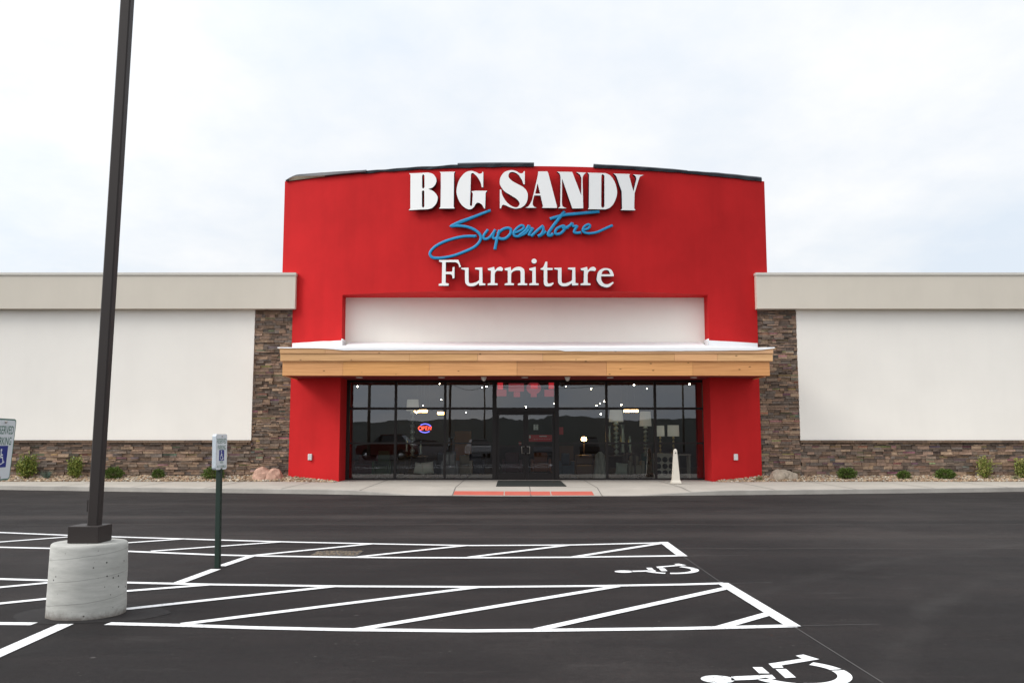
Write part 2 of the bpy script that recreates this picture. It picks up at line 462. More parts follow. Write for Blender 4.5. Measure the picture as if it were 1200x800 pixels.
# ---- wings: white panels, cream parapets, ledge stone
PAL = [(.115, .078, .055), (.19, .125, .085), (.25, .175, .12), (.085, .072, .064), (.052, .042, .038), (.14, .095, .072), (.21, .14, .105), (.10, .088, .08), (.06, .048, .042), (.15, .115, .09)]
def stones(mb, x0, x1, z0, z1, Y):
    z = z0
    while z < z1-.02:
        h = min(random.choice((.055, .07, .085, .10, .12)), z1-z)
        if z1-z-h < .03: h = z1-z
        x = x0-random.uniform(0, .3)
        while x < x1:
            w = random.uniform(.12, .44)
            xa, xb = max(x, x0)+.004, min(x+w, x1)-.004
            x += w
            if xb-xa < .03: continue
            d = random.uniform(.045, .115); j = lambda: random.uniform(-.012, .012)
            c = random.choice(PAL); k = random.uniform(1.2, 1.75); c = tuple(q*.72+f_*.28 for q, f_ in zip(c, (.155, .105, .072))); c = tuple(q*k for q in c)
            za, zb = z+.004, z+h-.004
            # some courses split in two thin stones
            parts = [(xa, xb, za, zb)]
            if h > .09 and random.random() < .35: parts = [(xa, xb, za, za+h*.45), (xa, xb, za+h*.52, zb)]
            for (a, b, c0, c1) in parts:
                v = [(a, Y-d+j(), c0), (b, Y-d+j(), c0), (b, Y-d+j(), c1), (a, Y-d+j(), c1), (a, Y, c0), (b, Y, c0), (b, Y, c1), (a, Y, c1)]
                mb.mesh(v, [(0, 1, 2, 3), (0, 4, 5, 1), (3, 2, 6, 7), (0, 3, 7, 4), (1, 5, 6, 2)], STONE, c)
                c = tuple(q*random.uniform(.7, 1.3) for q in c) if len(parts) > 1 else c
                c0_ = c
        z += h
YW = 31.8
ZPB, ZPT = zat(361.5, 31.4), zat(319.5, 31.4)
ZPAN = zat(515.5, 31.69)
for sgn in (-1, 1):
    pxin = 346 if sgn < 0 else 886.5
    xin = xat(pxin, 340, 31.4); xout = sgn*31
    xpan = xat(296.5 if sgn < 0 else 935.5, 440, 31.69)
    xcol = CX+sgn*W2
    lo = lambda a, b: (min(a, b), max(a, b))
    # wall body with white panel
    mb = MB()
    a, b = lo(xcol-sgn*.3, xout); mb.box((a, YW, 0), (b, YW+.4, ZPT-.3), MORTAR)
    a, b = lo(xpan, xout); mb.box((a, 31.69, ZPAN), (b, YW-.002, ZPB+.1), WHITE)
    wall = mb.build('wing_wall', store)
    mb = MB(); a, b = lo(xin, xout)
    mb.box((a, 31.4, ZPB), (b, 32.8, ZPT-.09), CREAM); mb.build('parapet', wall)
    mb = MB(); mb.box((a-(.02 if sgn > 0 else 0), 31.365, ZPT-.088), (b+(.02 if sgn < 0 else 0), 32.9, ZPT), mat('coping', (.62, .59, .53), .5)); mb.build('coping', wall)
    mb = MB()
    a, b = lo(xcol, xpan); stones(mb, a, b, .1, ZPB-.003, YW-.001)
    a, b = lo(xpan, xout); stones(mb, a, b, .1, ZPAN-.09, YW-.001)
    mb.build('stone_veneer', wall)
    mb = MB(); a, b = lo(xpan, xout); x = a
    while x < b:
        w = min(random.uniform(.55, .75), b-x); mb.box((x+.003, 31.625+random.uniform(-.006, .006), ZPAN-.085), (x+w-.003, YW-.003, ZPAN-.012), STONE, random.choice(((.17, .115, .08), (.13, .09, .068), (.2, .14, .1)))); x += w
    mb.build('stone_sill', wall)
# roof behind the parapets
mb = MB(); mb.box((-31, 32.85, ZPT-.5), (31, 62, ZPT-.35), mat('roof_grey', (.4, .4, .38), .9)); mb.box((-31, 61.7, 0), (31, 62, ZPT-.5), MORTAR)
mb.box((-31, 32.4, 0), (-30.7, 61.7, ZPT-.5), CREAM); mb.box((30.7, 32.4, 0), (31, 61.7, ZPT-.5), CREAM)
mb.build('roof', store)

# ---- canopy
ZC0, ZC1, ZC2 = zat(440, YF), zat(423, YF), zat(408.5, YF)
CL, CR = xat(331, 425, YF), xat(902, 425, YF)
mb = MB()
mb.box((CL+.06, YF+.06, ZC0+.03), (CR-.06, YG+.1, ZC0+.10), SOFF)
mb.box((CL+.06, YF+.06, ZC0+.103), (CR-.06, 31.7, ZC1+.3), MORTAR)
canopy = mb.build('canopy', store)
def boards(z0, z1, y0, x0, x1, lens, tone):
    mb = MB(); x = x0
    for k, l in enumerate(lens):
        xe = min(x+l, x1)
        if k == len(lens)-1: xe = x1
        kq = random.uniform(.88, 1.08); c = (tone[0]*kq, tone[1]*kq*random.uniform(.95, 1.04), tone[2]*kq*random.uniform(.9, 1.1))
        mb.box((x+.003, y0+random.uniform(-.006, .006), z0), (xe-.003, y0+.055, z1), WOOD, c, .004)
        x = xe
        if x >= x1-.01: break
    return mb
TONE = (.73, .375, .155)
xs_low = [xat(p, 430, YF) for p in (331, 402, 503, 606, 711, 812, 902)]
mb = boards(ZC0, ZC1+.05, YF, CL, CR, [b-a for a, b in zip(xs_low, xs_low[1:])], TONE)
for xx in (CL, CR-.055): mb.box((xx, YF+.058, ZC0), (xx+.055, 31.9, ZC1+.05), WOOD, TONE)
mb.build('fascia_board', canopy)
xs = [xat(p, 415, YF) for p in (329, 480, 560, 636, 790, 840, 905)]
zm = ZC1+(ZC2-ZC1)*.60
mb = boards(ZC1, zm, YF-.058, xs[0], xs[-1], [b-a for a, b in zip(xs, xs[1:])], (.77, .455, .225))
for xx in (xs[0], xs[-1]-.055): mb.box((xx, YF, ZC1), (xx+.055, 31.9, zm), WOOD, TONE)
mb.build('fascia_board', canopy)
xs = [xat(p, 410, YF) for p in (329, 382, 596, 700, 905)]
mb = boards(zm+.003, ZC2, YF-.088, xs[0]-.01, xs[-1]+.01, [b-a for a, b in zip(xs, xs[1:])], (.75, .45, .23))
for xx in (xs[0]-.01, xs[-1]-.045): mb.box((xx, YF-.03, zm+.003), (xx+.055, 31.9, ZC2), WOOD, TONE)
mb.build('fascia_board', canopy)
ZU = zat(401.3, 31.79)
# white membrane sloping back to the wall with an uneven front lip
mb = MB(); n = 90; vs = []
xa, xb = xat(326, 407, YF), xat(907, 407, YF)
rnd = random.Random(3)
steps = [(0, .015), (.085, .02), (.13, .105), (.30, .10), (.575, .10), (.578, .145), (.84, .13), (.97, .10), (1, .02)]
def lipf(u):
    for (u0, l0), (u1, l1) in zip(steps, steps[1:]):
        if u <= u1: return l0+(l1-l0)*(u-u0)/(u1-u0+1e-9)
    return .02
for i in range(n+1):
    u = i/n; x = xa+(xb-xa)*u
    lip = lipf(u)*.8+.010*noise.noise((x*2.1, 0, 0)); w = .012*noise.noise((x*1.3, 4, 0))
    yo = YF-.115-.012*noise.noise((x*1.1, 9, 0))
    zt = ZC2+.022
    vs += [(x, yo+.012, zt-lip), (x, yo, zt-lip), (x, yo+.004, zt+w*.4), (x, yo+.05, zt+.02+w), (x, 30.9, zt+(.24 if abs(x-CX) < WI else .10 if abs(x-CX) < W2 else .02)+w), (x, 31.615, ZU if abs(x-CX) < WI else zt+.14 if abs(x-CX) < W2 else zt+.03), (x, 31.615, zt+.005), (x, yo+.07, zt-.004)]
m8 = 8
mb.mesh(vs, [(m8*i+j, m8*(i+1)+j, m8*(i+1)+(j+1) % m8, m8*i+(j+1) % m8) for i in range(n) for j in range(m8)] + [tuple(range(m8))[::-1], tuple(range(m8*n, m8*n+m8))], MEMB, None, False)
# upturns on the wall behind and round both pillars
for sgn in (-1, 1):
    a, b = sorted((CX+sgn*(W2-.03), CX+sgn*(WI-.035))); n2 = 8; vs = []
    for i in range(n2+1):
        x = a+(b-a)*i/n2; y = ytow(x)
        zt = zat(398.5, 30.9)+.02*noise.noise((x*2, 1, 1)) - (.03*abs(x-CX-sgn*WI)/2)
        vs += [(x, y-.05, ZC2+.08), (x, y-.04, zt), (x, y+.02, zt), (x, y+.02, ZC2+.08)]
    mb.mesh(vs, [(4*i+j, 4*i+4+j, 4*i+4+(j+1) % 4, 4*i+(j+1) % 4) for i in range(n2) for j in range(4)] + [(3, 2, 1, 0), tuple(range(4*n2, 4*n2+4))], MEMB)
    xi = CX+sgn*WI
    a, b = sorted((xi-sgn*.035, xi-sgn*.002)); mb.box((a, ytow(xi)-.03, ZC2+.1), (b, 31.6, ZU+.05), MEMB)
mb.build('roof_membrane', canopy)
# soffit fittings
LAMPG = mat('soffit_trim', (.75, .72, .7), .4)
for p in (421, 517.5, 615, 715, 813):
    c = at(p, 443, 30.9); mb = MB(); mb.lathe([(.10, 0), (.12, .012), (.12, .05)], (c.x, 30.9, ZC0+.012), LAMPG, 16); mb.build('soffit_light', canopy)
for p in (567, 665):
    c = at(p, 444, 30.6); mb = MB(); mb.lathe([(.0, 0), (.05, .02), (.075, .06), (.08, .11), (.10, .115), (.10, .15)], (c.x, 30.6, ZC0-.12), LAMPG, 14); mb.build('camera_dome', canopy)

# ---- shopfront
ZG0 = ZS+.004
zpx = lambda py: zat(py, YG)
ZG1 = ZC0+.03
mulx = [408, 463.5, 521.5, 579.5, 652.5, 711, 768, 825.5]
MX = [xat(p, 505, YG) for p in mulx]
ZH, ZT, ZM, ZB = zpx(448), zpx(478.5), zpx(519), zpx(560)
FY0, FY1 = YG-.07, YG+.07
mb = MB()
mb.box((MX[0]-.13, FY0, ZG0), (MX[0]+.05, FY1, ZG1-.002), BRONZE); mb.box((MX[-1]-.05, FY0, ZG0), (MX[-1]+.13, FY1, ZG1-.002), BRONZE)
for k, x in enumerate(MX[1:-1], 1):
    w = .075 if k in (3, 4) else .042
    mb.box((x-w, FY0, ZG0), (x+w, FY1, ZG1-.002), BRONZE)
spans = []
for k in range(7):
    w0 = .05 if k == 0 else (.075 if k in (3, 4) else .042); w1 = .05 if k == 6 else (.075 if k in (2, 3) else .042)
    a, b = MX[k]+w0+.001, MX[k+1]-w1-.001; spans.append((a, b))
    mb.box((a, FY0+.003, ZH), (b, FY1, ZG1-.003), BRONZE)
    if k == 3: mb.box((a, FY0+.003, zpx(482.5)), (b, FY1, zpx(477.5)), BRONZE)
    else:
        mb.box((a, FY0+.003, ZT-.042), (b, FY1, ZT+.042), BRONZE)
        mb.box((a, FY0+.003, ZM-.03), (b, FY1, ZM+.03), BRONZE)
        mb.box((a, FY0+.003, ZG0), (b, FY1, ZB), BRONZE)
frame = mb.build('shopfront_frame', store)
def pane(a, b, z0, z1, par):
    mb = MB(); mb.face([(a, YG, z0), (b, YG, z0), (b, YG, z1), (a, YG, z1)], GLASS); return mb.build('window_pane', par)
for k, (a, b) in enumerate(spans):
    if k == 3: pane(a, b, zpx(477.5), ZH, frame); continue
    pane(a, b, ZT+.042, ZH, frame); pane(a, b, ZM+.03, ZT-.042, frame); pane(a, b, ZB, ZM-.03, frame)
STEEL = mat('brushed_steel', (.55, .52, .48), .3, 1, .05)
a, b = spans[3]; mid = (a+b)/2; zt = zpx(482.5)-.006
for (xa, xb, hs) in ((a+.006, mid-.004, 1), (mid+.004, b-.006, -1)):
    mb = MB(); y0, y1 = YG-.03, YG+.025
    mb.box((xa, y0, ZG0), (xa+.085, y1, zt), BRONZE); mb.box((xb-.085, y0, ZG0), (xb, y1, zt), BRONZE)
    for (z0, z1) in ((ZG0, ZG0+.24), (zt-.1, zt), (zpx(522.5)-.028, zpx(522.5)+.028)): mb.box((xa+.086, y0+.002, z0), (xb-.086, y1, z1), BRONZE)
    d = mb.build('door', store)
    zm = zpx(522.5)
    pane(xa+.086, xb-.086, ZG0+.24, zm-.028, d); pane(xa+.086, xb-.086, zm+.028, zt-.1, d)
    hx = xb-.045 if hs > 0 else xa+.045; hx2 = hx-hs*.09
    z0, z1 = zpx(531), zpx(523)
    mb = MB(); mb.tube([(hx, y0-.002, z0), (hx, y0-.07, z0), (hx2, y0-.09, z0), (hx2, y0-.09, z1), (hx, y0-.07, z1), (hx, y0-.002, z1)], .014, STEEL); mb.build('handle', d)
    mb = MB(); mb.tube([(xa+.1, y1+.06, zm), (xb-.1, y1+.06, zm)], .02, STEEL); mb.build('push_bar', d)

# ------------------------------------------------------------------ signs of individual letters
GB = dict(o=(475, 196), s=12.0)
def mount(mb_unused, center_px, off):
    c = at(center_px[0], center_px[1], 30.3)
    for _ in range(6): c = at(center_px[0], center_px[1], ytow(c.x)-off)
    slope = 2*1.75*(c.x-CX)/8.5**2
    t = Vector((1, slope, 0)).normalized(); nrm = Vector((t.y, -t.x, 0))
    return c, t, nrm
def to_plane(px, py, c, t, nrm):
    d = ray(px, py); o = Vector((0, 0, EYE)); k = (c-o).dot(nrm)/d.dot(nrm); p = o+d*k-c
    return (p.dot(t), p.z)
def letter(paths, org, sc_, parent, off=.17, thick=.07, dx=0):
    pp = []
    for s in paths:
        lp = catmull(parse(s)) if isinstance(s, str) else s
        pp.append([(org[0]+(x+dx)/sc_, org[1]+y/sc_) for x, y in lp])
    cx = (min(p[0] for p in pp[0])+max(p[0] for p in pp[0]))/2; cy = (min(p[1] for p in pp[0])+max(p[1] for p in pp[0]))/2
    c, t, nrm = mount(None, (cx, cy), off)
    loops = [[to_plane(x, y, c, t, nrm) for x, y in lp] for lp in pp]
    me = fill_mesh('letter', loops, thick)
    me.materials.clear(); me.materials.append(LETW); me.materials.append(LETS)
    for p in me.polygons: p.material_index = 0 if p.normal.z > .9 else 1
    M = Matrix(((t.x, 0, nrm.x, c.x), (t.y, 0, nrm.y, c.y), (0, 1, 0, c.z), (0, 0, 0, 1)))
    me.transform(M)
    return link('letter', me, parent)
def circ(x, y, rx, ry, n=20): return [(x+rx*math.cos(2*math.pi*i/n), y+ry*math.sin(2*math.pi*i/n)) for i in range(n)]

big = thing('letter_sign', (CX, 30, 8.9), 'large white block letters reading BIG SANDY across top of red tower', 'sign', 'letter signs on the red tower')
O1, O2, O3 = (475, 196), (570, 196), (660, 196)
letter(['60,95 150,92 330,84 c400,108 c443,175 c432,245 c385,295 330,314 c400,345 c450,400 c462,450 c440,520 c385,578 330,597 200,603 55,612 78,585 80,115',
        '243,128 c258,108 277,128 277,292 c258,308 243,292', '241,348 c258,332 275,348 275,558 c258,577 241,558'], O1, 12, big)
letter(['490,75 600,72 705,72 690,95 688,300 685,565 698,580 690,587 590,588 480,588 500,562 505,300 505,95'], O1, 12, big)
letter(['1090,72 1100,75 1098,290 1078,290 c1060,220 c1020,150 c975,105 c945,90 926,110 920,330 912,540 c928,556 943,540 953,375 932,346 1000,338 1155,340 1132,368 1125,590 1110,586 c1085,540 c1050,512 c1015,507 c990,530 c960,575 c910,600 c840,575 c770,500 c728,390 c728,300 c765,180 c840,90 c920,60 c990,75 c1045,102 1080,92'], O1, 12, big)
letter(['528,62 540,65 540,248 520,248 c500,190 c450,115 c390,80 c345,78 c315,105 c315,150 c360,200 c440,245 c520,290 c570,350 c582,420 c560,510 c500,570 c410,590 c330,570 c260,540 c225,540 205,588 190,585 190,325 210,322 c225,400 c280,490 c350,550 c420,572 c462,540 c462,500 c420,450 c340,400 c260,350 c205,280 c188,215 c205,140 c260,75 c350,50 c420,65 c475,95 515,90'], O2, 12, big)
letter(['728,68 855,68 870,100 990,560 990,580 785,580 780,572 795,560 760,405 672,405 c655,470 c650,530 c670,562 705,578 545,578 c590,555 c630,490 c650,430 720,130', '718,235 755,380 685,380'], O2, 12, big)
letter(['-90,72 122,75 130,92 250,405 252,165 c232,115 180,78 320,85 c288,112 c270,150 268,200 277,585 125,588 -20,165 -22,520 c-8,560 45,585 -75,585 c-50,560 c-45,520 -40,150 c-55,100'], O3, 12, big)
letter(['335,85 590,92 c660,130 c720,220 c750,340 c740,430 c700,520 c650,575 590,600 340,597 355,575 358,110', '530,130 c549,106 573,130 573,560 c550,578 528,560'], O3, 12, big)
letter(['700,97 930,105 920,130 978,350 1020,175 c1012,140 975,110 1122,118 c1085,135 c1060,165 995,375 990,590 1008,605 1000,613 800,610 820,590 815,350 c780,250 c740,140'], O3, 12, big)

furn = thing('letter_sign', (CX, 30, 6.9), 'white serif letters reading Furniture above the cream recess', 'sign', 'letter signs on the red tower')
O4, O5 = (510, 298), (615, 298); S5 = 1200/110
U_ = '335,178 430,175 430,330 c438,368 c475,374 c530,358 565,335 568,205 512,195 515,175 605,172 608,370 645,378 642,398 565,402 562,372 c510,405 c440,410 c395,380 c385,330 385,205 340,195'
R_ = '675,185 755,165 765,210 c800,175 c840,165 c868,190 c855,218 c830,215 c795,215 c770,235 762,265 762,370 800,378 798,398 672,398 675,378 712,370 715,215 678,208'
letter(['55,78 300,75 335,163 312,172 c300,130 c270,108 240,105 140,105 140,228 200,228 c222,220 228,170 252,165 250,310 225,312 c222,275 200,258 140,258 138,370 178,378 175,405 50,405 52,382 90,372 95,108 55,98'], O4, S5, furn)
letter([U_], O4, S5, furn); letter([R_], O4, S5, furn)
letter(['888,185 965,165 972,212 c1020,175 c1080,165 c1130,190 c1142,240 1142,372 1178,378 1175,398 1055,398 1058,378 1092,370 1092,250 c1085,215 c1045,210 c1000,222 972,250 970,370 1008,378 1005,398 888,398 890,378 928,370 928,215 890,207'], O4, S5, furn)
letter(['55,185 138,165 140,372 178,378 175,398 55,398 58,378 95,370 95,215 58,207'], O5, S5, furn)
letter([circ(118, 92, 33, 31)], O5, S5, furn)['label'] = 'round white dot of the letter i'
letter(['200,185 c235,165 262,100 285,98 285,178 355,180 352,205 285,205 285,350 c300,378 362,365 365,380 c330,408 c270,412 c245,385 240,350 240,205 200,200'], O5, S5, furn)
letter([U_], O5, S5, furn, dx=36); letter([R_], O5, S5, furn, dx=36)
letter(['c915,300 c932,230 c980,190 c1040,182 c1100,203 c1130,262 1128,285 968,285 c975,340 c1010,380 c1060,385 1120,355 1130,370 c1080,415 c1030,425 c960,400 c918,345', '975,260 c990,220 c1030,206 c1065,215 1087,260'], O5, S5, furn)

scr = thing('letter_sign', (CX, 30, 7.8), 'blue handwritten script reading Superstore between the two white lines of letters', 'sign', 'letter signs on the red tower')
def stroke_letter(strokes, org, sc_, w=1.15):
    allp = [q for s in strokes for q in parse(s)]
    cx = org[0]+sum(p[0] for p in allp)/len(allp)/sc_; cy = org[1]+sum(p[1] for p in allp)/len(allp)/sc_
    c, t, nrm = mount(None, (cx, cy), .15)
    mb = MB(); mpx = c.y/F
    for si, s in enumerate(strokes):
        pts = catmull(parse(s), 7, False)
        wp = []
        for x, y in pts:
            u, v = to_plane(org[0]+x/sc_, org[1]+y/sc_, c, t, nrm); wp.append(c+t*u+Vector((0, 0, v))-nrm*.004*si)
        r = w*mpx*1.3
        mb.tube(wp, r, LETB, 10, flat=nrm)
        mb.tube([p-nrm*.05 for p in wp], r*1.12, LETS, 8, flat=nrm)
    return mb.build('letter', scr)
O6, O7 = (495, 240), (605, 240)
stroke_letter(['800,65 c700,103 c600,142 c430,203 330,252 c420,247 c520,258 c600,287 c660,330 c685,380 c665,440 c600,500 c480,555 c350,600 c220,622 c130,620 c92,590 c95,550 c150,490 c250,435 c380,392 c500,370 635,368', '700,103 c560,162 c450,205 345,250'], O6, 10, 1.3)
stroke_letter(['770,290 c725,350 c715,390 c745,402 c790,380 c830,330 855,290', '855,290 c830,350 c832,390 c862,393 890,360'], O6, 10, 1.25)
stroke_letter(['905,295 c880,380 c862,460 850,525', '880,340 c940,290 c1000,272 c1037,290 c1030,340 c980,390 c930,400 895,388'], O6, 10, 1.35)
stroke_letter(['1075,330 c1130,312 c1188,275 c1175,243 c1138,252 c1085,300 c1070,340 c1090,368 c1140,365 c1205,335 1250,290'], O6, 10, 1.2)
stroke_letter(['35,362 c110,300 150,240', '150,240 c158,275 195,280 c160,330 150,362'], O7, 10, 1.35)
stroke_letter(['175,370 c250,300 310,250 c318,290 c300,340 255,368', '255,368 c290,355 350,310'], O7, 10, 1.35)
stroke_letter(['565,75 c510,150 c440,240 c385,320 c378,355 c408,358 432,335', '395,165 c560,120 c700,105 975,78'], O7, 10, 1.45)
stroke_letter(['540,248 c478,280 c457,320 c472,345 c520,335 c565,290 c568,255 c542,250 c560,280 610,265'], O7, 10, 1.25)
stroke_letter(['590,268 c640,235 655,210', '655,210 c668,250 715,250 c680,310 c702,330 760,325'], O7, 10, 1.25)
stroke_letter(['790,295 c840,280 c865,250 c845,230 c800,255 c780,295 c800,325 c860,335 c950,320 c1040,280 1130,240'], O7, 10, 1.15)

# ------------------------------------------------------------------ ground, pavement, markings
g = MB(); g.face([(-400, -400, 0), (400, -400, 0), (400, 400, 0), (-400, 400, 0)], ASPH)
ground = tag(g.build('ground'), 'dark smooth asphalt of the parking lot', None, None, 'structure')

def kerb_pts():
    P = [(-700, 556), (-350, 564), (0, 573.6), (170, 576.2), (340, 578.2), (470, 580.2), (600, 581.2), (730, 581), (860, 579.8), (1030, 578), (1200, 575.8), (1550, 566), (1900, 558)]
    return [gnd(*p) for p in P]
KP = kerb_pts()
def kerbY(x):
    for a, b in zip(KP, KP[1:]):
        if a.x <= x <= b.x:
            u = (x-a.x)/(b.x-a.x); return a.y+(b.y-a.y)*u
    return KP[0].y if x < KP[0].x else KP[-1].y
def ks(x): return (kerbY(x-.9)+2*kerbY(x)+kerbY(x+.9))/4
XL, XR = xat(395, 575, 26.5), xat(855, 575, 26.5); XL2, XR2 = xat(505, 580, 26), xat(715, 580, 26)
def ramp_h(x):
    if x < XL or x > XR: return .135
    if XL2 <= x <= XR2: return .006
    u = (x-XL)/(XL2-XL) if x < XL2 else (XR-x)/(XR-XR2); u = u*u*(3-2*u)
    return .135+(.006-.135)*u
mb = MB(); X = -29.0; xs = []
while X <= 29: xs.append(X); X += .25
bedY = lambda x: 31.0
vs = []
for x in xs:
    yk = ks(x); h = ramp_h(x); wob = .006*noise.noise((x*.7, 0, 0))
    vs += [(x, yk+wob, -.02), (x, yk+.012+wob, h-.012), (x, yk+.03+wob, h), (x, yk+.165, h+.002), (x, yk+.178, h-.003), (x, yk+.19, h+.003), (x, yk+1.5, max(h, .13)+(.02 if h < .1 else .006)), (x, 31.0, .149), (x, 32.6, .15)]
K = 9
mb.mesh(vs, [(K*i+j, K*i+K+j, K*i+K+j+1, K*i+j+1) for i in range(len(xs)-1) for j in range(0, 5)], KERB)
mb.mesh(vs, [(K*i+j, K*i+K+j, K*i+K+j+1, K*i+j+1) for i in range(len(xs)-1) for j in range(5, 8)], CONC)
pave = tag(mb.build('pavement'), 'pale concrete walkway and kerb running along the shop front', None, None, 'structure')
for p in pave.data.polygons: p.use_smooth = False
# control joints
JM = mat('joint', (.12, .11, .10), .95)
mb = MB()
def zpave(x, y):
    yk = ks(x); h = ramp_h(x)
    if y < yk+.165: return h+.001
    if y < yk+1.5: u = (y-yk-.19)/1.31; return h+.003+(max(h, .13)+(.02 if h < .1 else .006)-h-.003)*u
    h2 = max(h, .13)+(.02 if h < .1 else .006); return h2+(.149-h2)*min(1, (y-yk-1.5)/(31.0-yk-1.5))
x = -28.0; jx = []
for p in (-14, -11.6, -9.2, -6.8, -4.4, xat(540, 565, 30), CX+.07, xat(690, 565, 30), 5.1, 7.6, 10.1, 12.6, 15.1, 17.6): jx.append(p)
for x in jx:
    y = ks(x)+.02; yend = 32.1 if abs(x-CX) < 6 else 31.0
    while y < yend-.01:
        y2 = min(y+.3, yend); mb.face([(x-.012, y, zpave(x, y)+.004), (x+.012, y, zpave(x, y)+.004), (x+.012, y2, zpave(x, y2)+.004), (x-.012, y2, zpave(x, y2)+.004)], JM); y = y2
mb.build('expansion_joint', pave)
# red painted ramp edge
mb = MB(); a, b = xat(533, 577, 26.6), xat(693, 577, 26.6); n = 30
for i in range(n):
    x0, x1 = a+(b-a)*i/n, a+(b-a)*(i+1)/n
    if i in (10, 20): x1 -= .03
    q = lambda x, d: (x, ks(x)+d, zpave(x, ks(x)+d)+.004)
    for d0, d1 in ((.20, .4), (.4, .62), (.62, .86)): mb.face([q(x0, d0), q(x1, d0), q(x1, d1), q(x0, d1)], REDPAINT)
o = mb.build('painted_ramp_edge', pave); o['label'] = 'faded red paint band across the ramp'

def stripe(mb, pts, w=.115, z=.004):
    ps = [gnd(*p) for p in pts]; q = []
    # resample smoothly
    for i, p in enumerate(ps):
        d = (ps[min(i+1, len(ps)-1)]-ps[max(i-1, 0)]).normalized(); s = Vector((-d.y, d.x, 0))*w/2
        q.append((p-s, p+s))
    for (a, b), (c, d) in zip(q, q[1:]):
        mb.face([(a.x, a.y, z), (c.x, c.y, z), (d.x, d.y, z), (b.x, b.y, z)], PAINT)
A = [(-160, 618), (-10, 623.3), (80, 627), (160, 629.6), (252, 632.4), (345, 635), (433, 636.9), (550, 639), (667, 638.4), (767, 636), (779, 635.6)]
B = [(-160, 637), (-10, 640.8), (60, 642.4), (150, 645.8), (252, 650), (300, 651.2), (400, 652.7), (470, 653.3), (550, 653.4), (673, 652.8), (801, 651)]
mb = MB(); stripe(mb, A, .125, .004); stripe(mb, B, .125, .0045); stripe(mb, [(777.5, 635.2), (800, 652)], .135, .009)
for i, l in enumerate(([(-110, 643), (0, 635), (80, 629)], [(62, 642), (217, 631.3)], [(177, 645.9), (328, 635)], [(297, 650.8), (437, 637)], [(420, 652.5), (547, 639)], [(550, 653), (667, 638.6)], [(673, 652.5), (774, 636.6)])): stripe(mb, l, .115, .006+.0005*(i % 3))
o = mb.build('aisle_marking', ground); o['label'] = 'farther white hatched access aisle'
C = [(-160, 673), (-10, 678), (60, 680), (150, 682.5), (247, 684.7), (400, 686.8), (567, 687.6), (700, 686.4), (800, 684.7), (849, 683.3)]
D = [(126, 730.6), (210, 732.6), (300, 735.5), (400, 737.7), (550, 739.2), (630, 738.5), (800, 736.4), (932, 733.2)]
mb = MB(); stripe(mb, C, .115, .004); stripe(mb, D, .115, .0045); stripe(mb, [(846.5, 683.4), (930, 734.5)], .13, .009); stripe(mb, [(-160, 729), (0, 730.6), (40, 731)], .115, .005)
for i, l in enumerate(([(-140, 703.5), (0, 688.2), (78, 680.8)], [(-150, 722), (0, 707.3), (57, 701.5), (150, 692.5), (247, 685)], [(128, 716), (393, 687)], [(213, 731.5), (400, 708), (560, 688)], [(417, 738), (723, 687)], [(630, 738), (852, 689)], [(845, 735), (903, 718.5)])): stripe(mb, l, .112, .006+.0005*(i % 3))
o = mb.build('aisle_marking', ground); o['label'] = 'nearer white hatched access aisle'
mb = MB(); stripe(mb, [(-120, 820), (0, 765.5), (77, 731.2)], .135, .005); stripe(mb, [(209, 683), (253, 666.8)], .125, .005); stripe(mb, [(259, 663.4), (296, 651)], .12, .0065)
mb.build('stall_line', ground)
# chalk layout lines
CH = mat('chalk', (.07, .066, .064), .95, 0, .3, 6)
mb = MB()
for l in ([(801, 652), (846, 683)], [(932, 735), (1035, 800)], [(940, 733), (1030, 731)], [(800, 651.5), (878, 650)], [(850, 683.5), (905, 682)]):
    ps = [gnd(*p) for p in l]; d = (ps[1]-ps[0]).normalized(); s = Vector((-d.y, d.x, 0))*.006
    mb.face([(p.x, p.y, .003) for p in (ps[0]-s, ps[1]-s, ps[1]+s, ps[0]+s)], CH)
mb.build('chalk_line', ground)
# wheelchair symbols
def isa_marking(dy, dx):
    mb = MB(); n = 26; z = .0045; h0 = gnd(841, 796)
    def poly(px): mb.face([(p.x+dx, p.y+dy, z) for p in [gnd(810+x/5.714, 755+y/5.714) for x, y in px]][::-1], PAINT)
    hx, hy = h0.x, h0.y
    mb.face([(hx+dx+.112*math.cos(2*math.pi*i/n), hy+dy+.098*math.sin(2*math.pi*i/n), z) for i in range(n)], PAINT)
    poly([(268, 216), (540, 204), (568, 231), (268, 243)])
    poly([(410, 153), (475, 153), (525, 195), (455, 195)])
    poly([(518, 130), (742, 96), (700, 76), (750, 68), (858, 100), (605, 141), (618, 157), (550, 160)])
    poly([(565, 167), (635, 165), (702, 222), (630, 226)])
    cx, cy = 1.955, hy+.165
    for a0, a1, ra, rb in ((207, 252, .275, .36), (262, 372, .265, .36), (376, 414, .27, .36)):
        k = 14
        for i in range(k):
            t0, t1 = R(a0+(a1-a0)*i/k), R(a0+(a1-a0)*(i+1)/k)
            mb.face([(cx+dx+r*math.cos(t), cy+dy+r*math.sin(t), z) for r, t in ((ra, t0), (rb, t0), (rb, t1), (ra, t1))], PAINT)
    return mb.build('wheelchair_symbol', ground)
isa_marking(0, 0)['label'] = 'white wheelchair symbol nearest the viewer'
fy = gnd(731, 669.6).y-gnd(841, 796).y
isa_marking(fy, gnd(731, 669.6).x-gnd(841, 796).x)['label'] = 'white wheelchair symbol beside the farther aisle'
